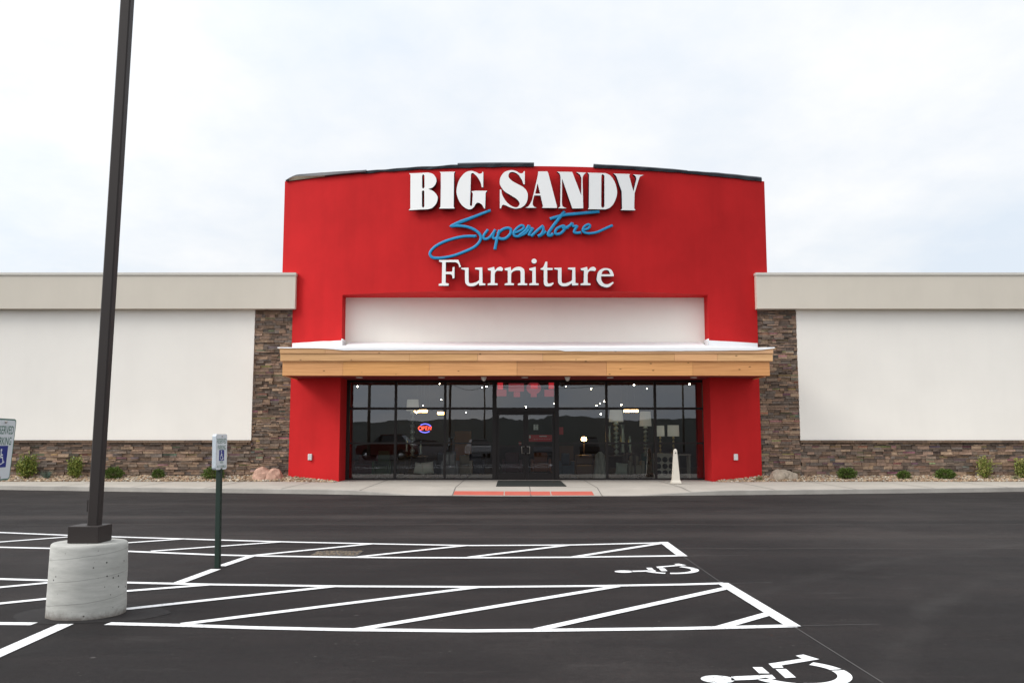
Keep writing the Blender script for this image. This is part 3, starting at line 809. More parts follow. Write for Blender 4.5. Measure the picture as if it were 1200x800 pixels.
# gravel filled drain inlet
p = gnd(395, 648.4); mb = MB(); rg = random.Random(5)
mb.box((p.x-.33, p.y-.27, -.01), (p.x+.33, p.y+.27, .006), mat('grate_iron', (.05, .045, .04), .7))
for i in range(260):
    x, y = p.x+rg.uniform(-.31, .31), p.y+rg.uniform(-.25, .25); r = rg.uniform(.008, .018)
    t = bmesh.new(); bmesh.ops.create_icosphere(t, subdivisions=1, radius=r); k = rg.uniform(.7, 1.3)
    mb.absorb(t, GRAVEL, (.17*k, .135*k, .10*k), False, Matrix.Translation((x, y, .004)))
tag(rebase(mb.build('drain_inlet')), 'gravel filled drain inlet between the white stripes of the farther aisle', 'drain')

# ------------------------------------------------------------------ planting beds
BEDS = [(-29.0, CX-W2+1.85), (CX+W2-1.75, 29.0)]
def bed_z(x, y):
    u = max(0, min(1, (y-31.0)/.78)); return .152+.16*u+.03*noise.noise((x*1.1, y*2, 0))*u
def bed_front(x):
    d = abs(x-CX); return 31.0 if d > W2+.3 else 31.0-.35*(W2+.3-d)/1.5
DIRT = mat('bed_soil', (.24, .18, .125), .95, 0, .3, 8, 30, .8)
for (x0, x1) in BEDS:
    mb = MB(); n = int((x1-x0)/.3); rows = 5; vs = []
    for i in range(n+1):
        x = x0+(x1-x0)*i/n; yf = bed_front(x)
        for j in range(rows+1):
            y = yf+(31.83-yf)*j/rows; z = bed_z(x, y) if j else .145
            vs.append((x, y, z))
    mb.mesh(vs, [(i*(rows+1)+j, (i+1)*(rows+1)+j, (i+1)*(rows+1)+j+1, i*(rows+1)+j+1) for i in range(n) for j in range(rows)], DIRT)
    tag(mb.build('planting_bed'), 'raised strip of soil under the gravel by the wall', None, None, 'structure')
mb = MB(); rg = random.Random(11)
ico = bmesh.new(); bmesh.ops.create_icosphere(ico, subdivisions=1, radius=1); ico.verts.index_update()
IV = [v.co.copy() for v in ico.verts]; IF = [[v.index for v in f.verts] for f in ico.faces]; ico.free()
for (x0, x1) in BEDS:
    xa, xb = max(x0, -20.5), min(x1, 20.5)
    for i in range(int((xb-xa)*330)):
        x = rg.uniform(xa, xb); yf = bed_front(x); y = rg.uniform(yf, 31.74); r = rg.choice((.018, .024, .03, .04, .052))
        k = rg.uniform(.65, 1.35); c = rg.choice(((.36, .265, .175), (.42, .33, .23), (.28, .19, .12), (.45, .40, .33), (.33, .22, .15)))
        e = [Vector((1+rg.uniform(-.3, .3), 1+rg.uniform(-.3, .3), .65+rg.uniform(-.15, .2))) for _ in range(1)][0]*r
        rot = Matrix.Rotation(rg.uniform(0, 6), 3, 'Z')
        z = bed_z(x, y)+r*.3
        mb.mesh([rot @ Vector((v.x*e.x, v.y*e.y, v.z*e.z))+Vector((x, y, z)) for v in IV], IF, GRAVEL, tuple(min(.8, q*k) for q in c))
tag(mb.build('gravel'), 'tan river gravel spread along the foot of the stone walls', None, None, 'stuff')

# shrubs
def shrub(px, ytop, ybot, wpx, label, cat, cols, n, leaf, style, seed, Y=31.38, name='shrub', group='shrubs along the stone wall'):
    rg = random.Random(seed); b = at(px, ybot, Y); z0 = bed_z(b.x, Y)-.03
    H = at(px, ytop, Y).z-z0; Wd = wpx*Y/F/2*(.84 if style == 'loose' else 1)
    t = thing(name, (b.x, Y, z0), label, cat, group)
    mb = MB(); tips = []
    k = 9 if style != 'grass' else 0
    for i in range(k):
        a = rg.uniform(0, 6.28); rr = Wd*rg.uniform(.2, .75)
        tip = Vector((b.x+rr*math.cos(a), Y+rr*.7*math.sin(a), z0+H*rg.uniform(.55, .95)))
        mid = Vector((b.x+rr*.6*math.cos(a), Y+rr*.5*math.sin(a), z0+H*.18))
        mb.tube([(b.x, Y, z0), mid, tip], [.012, .008, .003], mat('twig', (.09, .06, .04), .9), 5); tips.append((mid, tip))
    if k: mb.build('stem', t)
    mb = MB()
    n = int(n*1.9)
    for i in range(n):
        if style == 'round':
            while True:
                v = Vector((rg.uniform(-1, 1), rg.uniform(-1, 1), rg.uniform(-1, 1)))
                if .35 < v.length < 1: break
            bumpy = 1+.28*noise.noise((v.normalized()*2.2+Vector((seed, 0, 0))))
            v = v*bumpy; p = Vector((b.x+v.x*Wd, Y+v.y*Wd*.8, z0+H*.5+v.z*H*.52)); nn = v.normalized()
            dirv = (nn+Vector((rg.uniform(-1, 1), rg.uniform(-1, 1), rg.uniform(-.4, 1)))*.8).normalized()
        elif style == 'loose':
            m_, t_ = rg.choice(tips); u = rg.random()
            p = m_.lerp(t_, u)+Vector((rg.gauss(0, Wd*.2), rg.gauss(0, Wd*.2), rg.gauss(0, H*.08)))
            dirv = Vector((rg.uniform(-1, 1), rg.uniform(-1, 1), rg.uniform(0, 1.6))).normalized()
        else:
            a = rg.uniform(0, 6.28); p = Vector((b.x+rg.gauss(0, Wd*.22), Y+rg.gauss(0, Wd*.2), z0))
            dirv = Vector((math.cos(a)*rg.uniform(.1, .9), math.sin(a)*rg.uniform(.1, .9), 1)).normalized()
        s = leaf*rg.uniform(.7, 1.45); c = rg.choice(cols); kk = rg.uniform(.75, 1.25); c = tuple(q*kk for q in c)
        side = dirv.cross(Vector((rg.uniform(-1, 1), rg.uniform(-1, 1), rg.uniform(-1, 1)))).normalized()
        if style == 'grass':
            hgt = H*rg.uniform(.6, 1.05); q1 = p+dirv*hgt*.6; q2 = p+dirv*hgt+Vector((dirv.x, dirv.y, -.25))*hgt*.15
            mb.mesh([p-side*.006, p+side*.006, q1+side*.005, q1-side*.005, q2], [(0, 1, 2, 3), (3, 2, 4)], LEAF, c)
        else:
            mb.mesh([p, p+dirv*s*.5+side*s*.28, p+dirv*s, p+dirv*s*.5-side*s*.28], [(0, 1, 2, 3)], LEAF, c)
    mb.build('foliage' if style != 'grass' else 'blades', t)
    return t
DK = [(.05, .085, .016), (.075, .12, .022), (.10, .145, .03)]
LT = [(.15, .19, .035), (.20, .23, .045), (.10, .14, .028), (.23, .235, .055)]
OL = [(.22, .225, .06), (.16, .175, .05), (.26, .24, .08)]
BL = [(.10, .15, .12), (.14, .18, .14)]
shrub(31, 532, 556, 27, 'bright green open shrub just right of the cut-off parking sign', 'shrub', LT, 900, .075, 'loose', 1)
shrub(55, 548, 557, 9, 'tiny blue green tuft between the two bright green shrubs', 'plant', BL, 60, .05, 'grass', 2, name='grass_tuft', group='small tufts in the gravel')
shrub(87, 535, 556, 21, 'bright green bushy shrub left of the dark light pole', 'shrub', LT, 1000, .065, 'loose', 3)
shrub(132.5, 548, 560.5, 21, 'low dark green mound shrub just right of the light pole', 'shrub', DK+LT[2:3], 900, .05, 'round', 4)
shrub(185, 550, 560.5, 13, 'smallest round green shrub, between light pole and narrow parking sign', 'shrub', DK+LT[2:3], 600, .045, 'round', 5)
shrub(250, 548, 561, 24, 'round dark shrub half hidden behind the narrow parking sign', 'shrub', DK+LT[2:3], 900, .05, 'round', 6)
shrub(992.5, 548.5, 561.5, 21, 'round dark shrub nearest the grey boulder', 'shrub', DK+LT[2:3], 900, .05, 'round', 7)
shrub(1059.5, 552, 561.5, 14, 'small round shrub, middle one of three right of the grey boulder', 'shrub', DK+LT[2:3], 600, .045, 'round', 8)
shrub(1108, 550, 561, 22, 'low wide round shrub beside the tall olive shrub', 'shrub', DK+LT[2:3], 900, .05, 'round', 9)
shrub(1154, 536, 559, 24, 'tall loose olive shrub standing free right of the low round shrubs', 'shrub', OL+LT[:1], 700, .07, 'loose', 10)
shrub(1199, 536, 558, 22, 'loose olive shrub cut by the right picture edge', 'shrub', OL+LT[:1], 700, .07, 'loose', 12)
shrub(1190, 555, 562.5, 10, 'pale dry tuft below the olive shrub at the picture edge', 'plant', [(.25, .24, .14), (.2, .21, .12)], 60, .05, 'grass', 13, Y=31.2, name='grass_tuft', group='small tufts in the gravel')
shrub(890, 556, 564.5, 11, 'dry grass tuft at the foot of the right red pillar', 'plant', [(.26, .22, .11), (.2, .2, .09)], 90, .05, 'grass', 14, Y=31.1, name='grass_tuft', group='small tufts in the gravel')
shrub(350, 559, 563.5, 8, 'small dry tuft at the foot of the left red pillar', 'plant', [(.26, .22, .11), (.2, .2, .09)], 60, .05, 'grass', 15, Y=31.1, name='grass_tuft', group='small tufts in the gravel')
# boulders
def boulder(px, py0, py1, wpx, col, label, seed, parts):
    Y = 31.4; b = at(px, py1, Y); z0 = bed_z(b.x, Y)-.05; mb = MB(); m = attr_mat('boulder_stone', .85, 9, .9, .3)
    for (ox, sx, sz) in parts:
        t = bmesh.new(); bmesh.ops.create_icosphere(t, subdivisions=3, radius=1)
        for v in t.verts:
            d = v.co.normalized(); r = 1+.22*noise.noise(d*1.6+Vector((seed, ox*3, 0)))+.16*abs(noise.noise(d*3.1+Vector((seed, 1, 2))))+.07*noise.noise(d*7)+.04*noise.noise(d*17)
            v.co = Vector((d.x*r*sx, d.y*r*sx*.7, max(-.3, d.z)*r*sz))
        mb.absorb(t, m, col, False, Matrix.Translation((b.x+ox, Y, z0+.04)))
    H = at(px, py0, Y).z-z0
    tag(rebase(mb.build('boulder')), label, 'boulder', 'boulders in the gravel bed')
boulder(313, 548, 562, 34, (.44, .27, .205), 'rough pinkish boulder near the left red pillar', 3, [(-.17, .37, .37), (.20, .36, .34)])
boulder(918, 550, 563, 34, (.34, .285, .225), 'weathered grey brown boulder near the right red pillar', 9, [(-.08, .40, .33), (.22, .30, .27)])

# ------------------------------------------------------------------ small things on the shop front
for px, lab in ((361, 'left'), (864.3, 'right')):
    c = at(px, 535.5, 31.0); y = ytow(c.x)+.01; mb = MB(); PL = mat('outlet_plastic', (.62, .62, .62), .4)
    mb.box((c.x-.07, y-.10, c.z-.11), (c.x+.07, y, c.z+.11), PL, None, .018)
    o = mb.build('outlet_cover'); 
    tag(rebase(o), 'small grey white weatherproof outlet cover low on the %s red pillar' % lab, 'outlet', 'outlet covers on the red pillars')
mb = MB(); c = gnd(620.5, 566.8, ZS); a, b = xat(583, 567, 30.6), xat(658, 567, 30.6)
yk0, yk1 = gnd(620, 569.8, ZS).y, min(31.95, gnd(620, 563.5, ZS).y)
mb.box((a, yk0, ZS+.004), (b, yk1, ZS+.022), mat('mat_rubber', (.006, .010, .007), .9, 0, .3, 20, 80, .6), None, .006)
mt = tag(rebase(mb.build('door_mat')), 'long dark green black mat in front of the glass doors', 'doormat')
# obelisk shaped ash receptacle
c = gnd(792, 566.6, ZS); z0 = ZS+.004; S = c.y/F; PW = mat('receptacle_plastic', (.60, .55, .475), .55, 0, .06)
t = thing('ash_receptacle', (c.x, c.y, z0), 'tall tapered pale beige ash receptacle standing beside the shop window', 'ash bin')
def sq(mb, prof, m):
    vs = []
    for r, z in prof: vs += [(c.x+sx*r, c.y+sy*r, z0+z) for sx, sy in ((-1, -1), (1, -1), (1, 1), (-1, 1))]
    k = len(prof); mb.mesh(vs, [(4*i+j, 4*i+(j+1) % 4, 4*i+4+(j+1) % 4, 4*i+4+j) for i in range(k-1) for j in range(4)]+[(3, 2, 1, 0), tuple(range(4*k-4, 4*k))], m)
hh = 40*S
mb = MB(); sq(mb, [(.15, 0), (.155, .03), (.143, .07), (.118, .12)], PW); mb.build('base', t)
mb = MB(); sq(mb, [(.117, .121), (.055, hh-.10), (.048, hh-.04), (.02, hh)], PW); mb.build('body', t)
mb = MB(); mb.tube([(c.x, c.y-.068, z0+hh-.13), (c.x, c.y-.05, z0+hh-.13)], .02, mat('hole_black', (.01, .01, .01), .9), 10); mb.build('opening', t)

# ------------------------------------------------------------------ light pole
fb = gnd(103.5, 727.5); PX, PY = fb.x*1.0, fb.y+.345
PX = (103.5-600)/F*(PY*CT-1.2*ST)
lp = thing('light_pole', (PX, PY, 0), 'dark bronze parking lot light pole bolted to a round concrete footing', 'light pole')
Rf, Hf = .334, zat(634.5, PY)
mb = MB()
FM = footing_mat(); n = 72; prof = []
zs = [0, .02, .06, .12, .2, .3, .4, .5, Hf-.03, Hf-.01, Hf]
vs = []
for k, z in enumerate(zs):
    for j in range(n):
        a = 2*math.pi*j/n; r = Rf*(1.015-.03*z/Hf) + .005*noise.noise((math.cos(a)*2, math.sin(a)*2, z*6)) + (0 if k > 1 else .012*noise.noise((a*3, z, 1)))
        if k == len(zs)-1: r -= .015
        if k == len(zs)-2: r -= .004
        vs.append((PX+.002+r*math.cos(a), PY+r*math.sin(a), z))
k = len(zs)
mb.mesh(vs, [(i*n+j, i*n+(j+1) % n, (i+1)*n+(j+1) % n, (i+1)*n+j) for i in range(k-1) for j in range(n)], FM, None, True)
mb.mesh(vs[-n:], [tuple(range(n))], FM)
mb.build('concrete_footing', lp)
bx = xat(98.5, 636, PY-.14); bs = .142
bxc = PX+.0
mb = MB(); mb.box((PX-bs, PY-bs, Hf+.002), (PX+bs, PY+bs, Hf+.155), POLEBR, None, .006); mb.build('base_cover', lp)
def pole_lean(z): return .0135*(z-Hf)
mb = MB(); hw = .0515; vs = []; ch = .012
ring = [(-hw+ch, -hw), (hw-ch, -hw), (hw, -hw+ch), (hw, hw-ch), (hw-ch, hw), (-hw+ch, hw), (-hw, hw-ch), (-hw, -hw+ch)]
zs = [Hf+.15, 2, 4, 6, 7.6]
for z in zs: vs += [(PX+.035+x+pole_lean(z), PY+y, z) for x, y in ring]
mb.mesh(vs, [(8*i+j, 8*i+(j+1) % 8, 8*i+8+(j+1) % 8, 8*i+8+j) for i in range(len(zs)-1) for j in range(8)]+[tuple(range(8*len(zs)-8, 8*len(zs)))], POLEBR)
mb.build('pole_shaft', lp)
zc = zat(592, PY); mb = MB(); mb.box((PX+.035-hw-.012, PY-.03, zc-.055), (PX+.035-hw-.001, PY+.03, zc+.055), POLEBR); mb.build('hand_hole_cover', lp)
mb = MB(); xt = PX+.035+pole_lean(7.5); mb.box((xt-.05, PY-.7, 7.45), (xt+.05, PY-.055, 7.55), POLEBR); mb.box((xt-.22, PY-1.3, 7.42), (xt+.22, PY-.71, 7.58), POLEBR, None, .03); mb.build('luminaire', lp)
# fresh asphalt patched around the footing
mb = MB(); n = 60
DKA = mat('fresh_asphalt', (.020, .018, .018), .8, 0, .35, 6, 150, .5, spec=.2)
mb.mesh([(PX+(Rf+.19+.08*noise.noise((math.cos(a)*1.7, math.sin(a)*1.7, 4))+.02*noise.noise((a*6, 0, 0)))*math.cos(a)*1.3+.03, PY+(Rf+.16+.07*noise.noise((math.cos(a)*1.7, math.sin(a)*1.7, 9)))*math.sin(a), .0025) for a in [2*math.pi*i/n for i in range(n)]], [tuple(range(n))], DKA)
o = mb.build('asphalt_patch', ground); o['label'] = 'darker patch around the footing'

# ------------------------------------------------------------------ reserved parking signs
def rrect(w, h, r, n=5):
    out = []
    for cx, cy, a0 in ((w/2-r, h/2-r, 0), (-w/2+r, h/2-r, 90), (-w/2+r, -h/2+r, 180), (w/2-r, -h/2+r, 270)):
        out += [(cx+r*math.cos(R(a0+90*i/n)), cy+r*math.sin(R(a0+90*i/n))) for i in range(n+1)]
    return out
def flat(mb, loop, y, m, ox=0, oz=0, thick=0):
    pts = [(x+ox, y, z+oz) for x, z in loop]
    if thick: mb.prism(pts, (0, thick, 0), m)
    else: mb.face(pts, m)
def sym(mb, s, y, m, oz):
    # seated figure in a wheel, size s
    flat(mb, [(-.08*s+.085*s*math.cos(2*math.pi*i/14), .40*s+.085*s*math.sin(2*math.pi*i/14)) for i in range(14)], y, m, 0, oz)
    for poly in ([(-.13, .30), (-.03, .30), (-.02, .16), (.14, .16), (.14, .08), (-.02, .08), (-.02, .02), (.16, .02), (.26, -.30), (.36, -.26), (.38, -.33), (.22, -.40), (.10, -.07), (-.11, -.07)],):
        flat(mb, [(x*s, z*s) for x, z in poly], y, m, 0, oz)
    n = 16
    for i in range(n):
        a0, a1 = R(120+230*i/n), R(120+230*(i+1)/n)
        flat(mb, [(-.02*s+r*s*math.cos(t), -.16*s+r*s*math.sin(t)) for r, t in ((.24, a0), (.31, a0), (.31, a1), (.24, a1))], y-.0004, m, 0, oz)
def parking_sign(x, y, zc, rot, tilt, label, van, hgt=.457, wid=.305, back=.085, postw=.03):
    t = thing('parking_sign', (x, y, 0), label, 'parking sign', 'reserved parking signs')
    # built at the origin, then turned
    M = Matrix.Translation((x, y, 0)) @ Matrix.Rotation(tilt, 4, 'Y') @ Matrix.Rotation(rot, 4, 'Z')
    def fin(mb, name, par):
        me_o = mb.build(name); me_o.data.transform(M); me_o.data.transform(Matrix.Translation(-root_off(par))); me_o.parent = par; return me_o
    f = -back/2
    mb = MB(); mb.box((-postw, -postw, 0), (postw, postw, zc+hgt*.3 if not van else zc-hgt/2+.012), GREENP, None, .004)
    for k in range(7): mb.tube([(0, -postw-.002, .3+k*.1), (0, -postw+.001, .3+k*.1)], .008, mat('hole_black', (.01, .01, .01), .9), 8)
    fin(mb, 'post', t)
    mb = MB()
    for ya, yb in ((f, f+.004), (-f-.004, -f)) if not van else ((f, -f),):
        pts = [(xx, ya, zz+zc) for xx, zz in rrect(wid, hgt, .03)]; mb.prism(pts, (0, yb-ya, 0), ALU)
    pl = fin(mb, 'sign_plate', t)
    # printed face: white field, green border, lettering
    mb = MB()
    flat(mb, rrect(wid-.004, hgt-.004, .029), f-.0010, SIGNG if not van else SIGNW, 0, zc)
    flat(mb, rrect(wid-.022, hgt-.022, .022), f-.0018, SIGNW, 0, zc)
    z = zc+hgt*.5
    def txt(s, w, h, zz, m):
        vs, fs = text_mesh(s, w, h); mb.mesh([(a, f-.0028, b+zz) for a, b in vs], fs, m)
    txt('RESERVED', wid*.82, .062, z-.085, SIGNG); txt('PARKING', wid*.72, .060, z-.168, SIGNG)
    if van: txt('VAN', wid*.30, .040, z-.352, SIGNG); txt('ACCESSIBLE', wid*.80, .032, z-.405, SIGNG)
    qs = .152 if not van else .14; qz = z-.283 if not van else z-.265
    flat(mb, rrect(qs, qs*(1.06 if not van else .95), .004), f-.0028, SIGNB, 0, qz)
    sym(mb, .125, f-.0038, SIGNW, qz-.002)
    fin(mb, 'sign_face', pl)
    for zz in (z-.025, z-hgt+.025):
        mb = MB(); mb.tube([(0, f-.012, zz), (0, f+.001, zz)], .010, STEEL, 8); fin(mb, 'bolt', pl)
    return t
# near one, cut by the left edge; far one by the end of the stall line
pb = gnd(255, 665); 
yF = pb.y; parking_sign(pb.x, yF, (zat(508.5, yF)+zat(550, yF))/2, R(82), R(-1.0), 'narrow angled reserved parking sign on green post at end of white stall line', True, hgt=zat(508.5, yF)-zat(550, yF), back=.05)
yN = 6.75; p0 = at(-1.5, 566, yN)
parking_sign(p0.x-.126, yN, (zat(489, yN)+zat(561, yN))/2-.005, R(90), R(3.6), 'reserved parking sign on leaning post, cut off by left picture edge', False, hgt=.462, back=.075)

# ------------------------------------------------------------------ showroom behind the glass
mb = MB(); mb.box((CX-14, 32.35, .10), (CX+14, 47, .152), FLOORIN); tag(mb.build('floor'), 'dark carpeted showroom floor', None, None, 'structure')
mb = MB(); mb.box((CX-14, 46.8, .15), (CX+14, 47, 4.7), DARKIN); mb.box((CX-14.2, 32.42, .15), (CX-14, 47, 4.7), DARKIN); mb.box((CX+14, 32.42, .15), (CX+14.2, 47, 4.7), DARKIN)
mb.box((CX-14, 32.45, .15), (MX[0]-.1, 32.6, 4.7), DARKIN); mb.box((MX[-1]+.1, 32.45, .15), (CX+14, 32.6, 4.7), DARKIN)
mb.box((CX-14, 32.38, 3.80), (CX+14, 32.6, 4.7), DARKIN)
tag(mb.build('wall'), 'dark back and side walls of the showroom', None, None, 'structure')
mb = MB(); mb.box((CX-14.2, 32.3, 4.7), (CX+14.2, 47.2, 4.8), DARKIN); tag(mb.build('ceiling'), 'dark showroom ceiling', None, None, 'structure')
BULB = mat('bulb_glow', (1, .9, .75), .5, 0, 0, emit=(1, .86, .66), estr=95)
WARM = mat('warm_glow', (1, .6, .25), .5, 0, 0, emit=(1, .55, .18), estr=26)
CAN = mat('spot_can', (.03, .03, .03), .5)
mb = MB(); mb.tube([(0, 0, 0), (0, 0, .9)], .008, CAN, 5); mb.lathe([(.05, .0), (.06, .03), (.05, .10), (.0, .12)], (0, 0, 0), CAN, 12)
t_ = bmesh.new(); bmesh.ops.create_uvsphere(t_, u_segments=10, v_segments=8, radius=.025); mb.absorb(t_, BULB, None, True, Matrix.Translation((0, -.03, -.012)))
spot0 = mb.build('pendant_spotlight')
pos = [(419, 452.5), (515, 449.7), (517, 468), (496, 475), (488, 483.5), (516, 483.5), (565, 454), (570, 452.5), (578, 472), (546, 482.8), (663, 452.5), (693, 455.5), (708, 470), (699, 475), (703, 472.4), (711.6, 450.5), (743, 451), (758, 455.5), (728, 474.2), (704, 485), (808, 450), (616.5, 476.5), (649, 473)]
rg = random.Random(2)
for i, (px, py) in enumerate(pos):
    o = spot0 if i == 0 else spot0.copy()
    if i: COL.objects.link(o)
    Y = 36+rg.random()*4 if py < 460 else 40+rg.random()*5
    p = at(px, py, Y); o.location = (p.x, p.y+.03, p.z+.012); k = .45+rg.random()*.6
    o.scale = (k, k, max(.2, (4.7-p.z)/.9) if False else k)
    tag(o, 'small bright spotlight hanging from the dark showroom ceiling', 'spotlight', 'spotlights hanging in the showroom')
# warm ceiling lamps farther back
for i, (px, py) in enumerate(((489, 481.5), (497, 481.5), (735, 481.2), (744, 481.2), (516.5, 484))):
    p = at(px, py, 44); mb = MB(); mb.box((p.x-.16, 43.95, p.z-.06), (p.x+.16, 44.1, p.z+.06), WARM, None, .02); mb.box((p.x-.01, 44, p.z+.06), (p.x+.01, 44.02, 4.7), CAN)
    tag(rebase(mb.build('hanging_lamp')), 'small amber lamp glowing deep inside the showroom', 'lamp', 'amber lamps deep in the showroom')

SHADE = mat('lamp_shade', (.78, .77, .70), .8, 0, .03, emit=(1, .95, .82), estr=.16); GLASSY = mat('lamp_glass', (.62, .70, .60), .12, .5, .1); GOLD = mat('lamp_gold', (.55, .42, .2), .3, .8, .1)
DWOOD = mat('dark_wood', (.075, .04, .025), .5, 0, .2); GREY = mat('grey_fabric', (.22, .22, .23), .9, 0, .1, 6); PILW = mat('cushion_fabric', (.70, .70, .62), .9, 0, .15, 14); PALEW = mat('pale_wood', (.52, .50, .45), .6, 0, .08)
def lamp(px, y0, y1, w0, w1, yb, Y, label, style):
    c = at(px, yb, Y); S_ = Y/F; t = thing('table_lamp', (c.x, Y, c.z), label, 'lamp', 'lamps standing in the shop windows')
    zt, zb = zat(y0, Y), zat(y1, Y)
    mb = MB(); mb.lathe([(w1*S_/2, zb), (w0*S_/2, zt), (w0*S_/2-.01, zt), (w1*S_/2-.01, zb), (w1*S_/2, zb)], (c.x, Y, 0), SHADE, 28); mb.build('lamp_shade', t)
    h = zb-c.z; n = 7; prof = [(.09, 0), (.09, .02), (.03, .04)]
    for i in range(n*4+1):
        u = i/(n*4); r = (.022+.085*abs(math.sin(u*n*math.pi))) if style != 'gold' else (.014+.035*abs(math.sin(u*4*math.pi)))
        prof.append((r, .05+u*(h-.05)))
    prof.append((.012, h+.12))
    mb = MB(); mb.lathe(prof, (c.x, Y, c.z), GOLD if style == 'gold' else GLASSY, 16); mb.build('lamp_base', t)
lamp(483, 468, 481, 13, 15, 533, 34.2, 'tall glass table lamp behind the OPEN sign window', 'glass')
lamp(722.5, 478, 494, 14, 17, 533, 34.2, 'large white drum shade lamp right of the doors', 'glass')
lamp(774, 498.5, 511, 9.5, 10, 531, 33.6, 'smaller shaded gold lamp left of the matching pair', 'gold')
lamp(789.5, 498, 511, 13, 13.5, 531, 33.4, 'wider shaded gold lamp behind the tapered ash receptacle', 'gold')
lamp(757, 482, 499, 12, 14, 534, 36.0, 'dim drum shade lamp set back between the other lamps', 'glass')
def table(px0, px1, ytop, Y, dep, label, m, name='console_table'):
    a, b = xat(px0, ytop, Y), xat(px1, ytop, Y); z = zat(ytop, Y)
    t = thing(name, ((a+b)/2, Y, .152), label, 'table', 'tables in the shop windows')
    mb = MB(); mb.box((a, Y, z-.05), (b, Y+dep, z), m, None, .008); mb.build('tabletop', t)
    for lx in (a+.03, b-.09):
        for ly in (Y+.02, Y+dep-.08):
            mb = MB(); mb.box((lx, ly, .153), (lx+.06, ly+.06, z-.05), m); mb.build('leg', t)
    return t
table(474, 500, 534, 34.0, .6, 'small dark table with cushions in front, below the OPEN sign', DWOOD)
table(710, 734, 533.5, 34.0, .6, 'dark table holding the large drum shade lamp', DWOOD)
table(793, 810, 532, 33.5, .45, 'pale console table right of the wine rack cabinet', PALEW)
# cabinet with round bottle holes
Y = 33.3; a, b = xat(767, 531, Y), xat(791, 531, Y); zt = zat(531, Y)
t = thing('wine_rack', ((a+b)/2, Y, .153), 'pale wine rack cabinet with round dark bottle holes behind the ash receptacle', 'cabinet')
mb = MB(); mb.box((a, Y, .153), (b, Y+.4, zt), PALEW, None, .006); mb.build('cabinet_body', t)
mb = MB(); HB = mat('hole_black', (.01, .01, .01), .9); r = (b-a)/7.5
for i in range(3):
    for j in range(3):
        mb.tube([((a+b)/2+(i-1)*(b-a)*.31, Y-.004, .36+j*(zt-.36)*.34), ((a+b)/2+(i-1)*(b-a)*.31, Y+.02, .36+j*(zt-.36)*.34)], r, HB, 16)
mb.build('bottle_holes', t)
def cushion(px, py, wpx, Y, label, rot, m):
    c = at(px, py, Y); s = wpx*Y/F/2; mb = MB(); n = 9; vs = []
    for sd in (-1, 1):
        for i in range(n+1):
            for j in range(n+1):
                u, v = i/n*2-1, j/n*2-1; d = (1-u**4)*(1-v**4); k = 1-.10*(1-abs(u*v))*(abs(u)**3+abs(v)**3)*.6
                vs.append(Vector((u*s*k, sd*.10*d**.6*s/.25, v*s*k)))
    M_ = Matrix.Translation(c) @ Matrix.Rotation(rot, 4, 'Y') @ Matrix.Rotation(R(-15), 4, 'X')
    q = (n+1)**2; fs = []
    for sd in (0, 1):
        for i in range(n):
            for j in range(n):
                f = (sd*q+i*(n+1)+j, sd*q+(i+1)*(n+1)+j, sd*q+(i+1)*(n+1)+j+1, sd*q+i*(n+1)+j+1); fs.append(f if sd == 0 else f[::-1])
    mb.mesh([M_ @ v for v in vs], fs, m, None, True)
    tag(rebase(mb.build('cushion')), label, 'cushion', 'cushions in the shop windows')
cushion(492, 548.5, 13, 33.5, 'narrower pale patterned cushion under the OPEN sign', R(8), PILW)
cushion(501, 548, 14, 33.45, 'wider pale patterned cushion under the OPEN sign', R(-6), PILW)
cushion(728.5, 549, 14, 33.5, 'grey green square cushion under the large drum shade lamp', R(5), mat('cushion_green', (.38, .42, .38), .9, 0, .15, 14))
def armchair(px, pyt, wpx, Y, label, m):
    c = at(px, pyt, Y); w = wpx*Y/F/2; z0 = .153; zt = c.z
    t = thing('armchair', (c.x, Y+.4, z0), label, 'chair', 'chairs in the showroom')
    mb = MB(); mb.box((c.x-w, Y, z0+.12), (c.x+w, Y+.8, z0+.46), m, None, .04); mb.build('seat', t)
    mb = MB(); mb.box((c.x-w+.02, Y+.62, z0+.461), (c.x+w-.02, Y+.82, zt), m, None, .05); mb.build('backrest', t)
    for s_ in (-1, 1):
        mb = MB(); xx = c.x+s_*(w+.06); mb.box((xx-.059, Y+.02, z0+.12), (xx+.059, Y+.8, z0+.62), m, None, .03); mb.build('armrest', t)
        for yy in (Y+.08, Y+.7): mb = MB(); mb.lathe([(.025, 0), (.03, .119)], (c.x+s_*(w-.06), yy, z0), DWOOD, 10); mb.build('leg', t)
armchair(527, 529, 13, 33.8, 'grey armchair behind the window left of the doors', GREY)
armchair(515.5, 530, 9, 34.6, 'darker narrow armchair beside the cushions', mat('char_fabric', (.10, .10, .11), .9))
armchair(686, 533, 22, 34.0, 'brown leather armchair right of the glass doors', mat('brown_leather', (.16, .075, .04), .5, 0, .15))
armchair(428, 534, 24, 35.0, 'dark red armchair in the leftmost shop window', mat('red_leather', (.16, .02, .02), .5))
armchair(556, 532, 16, 35.2, 'dark armchair nearest the left door', mat('navy_fabric', (.05, .05, .07), .9))
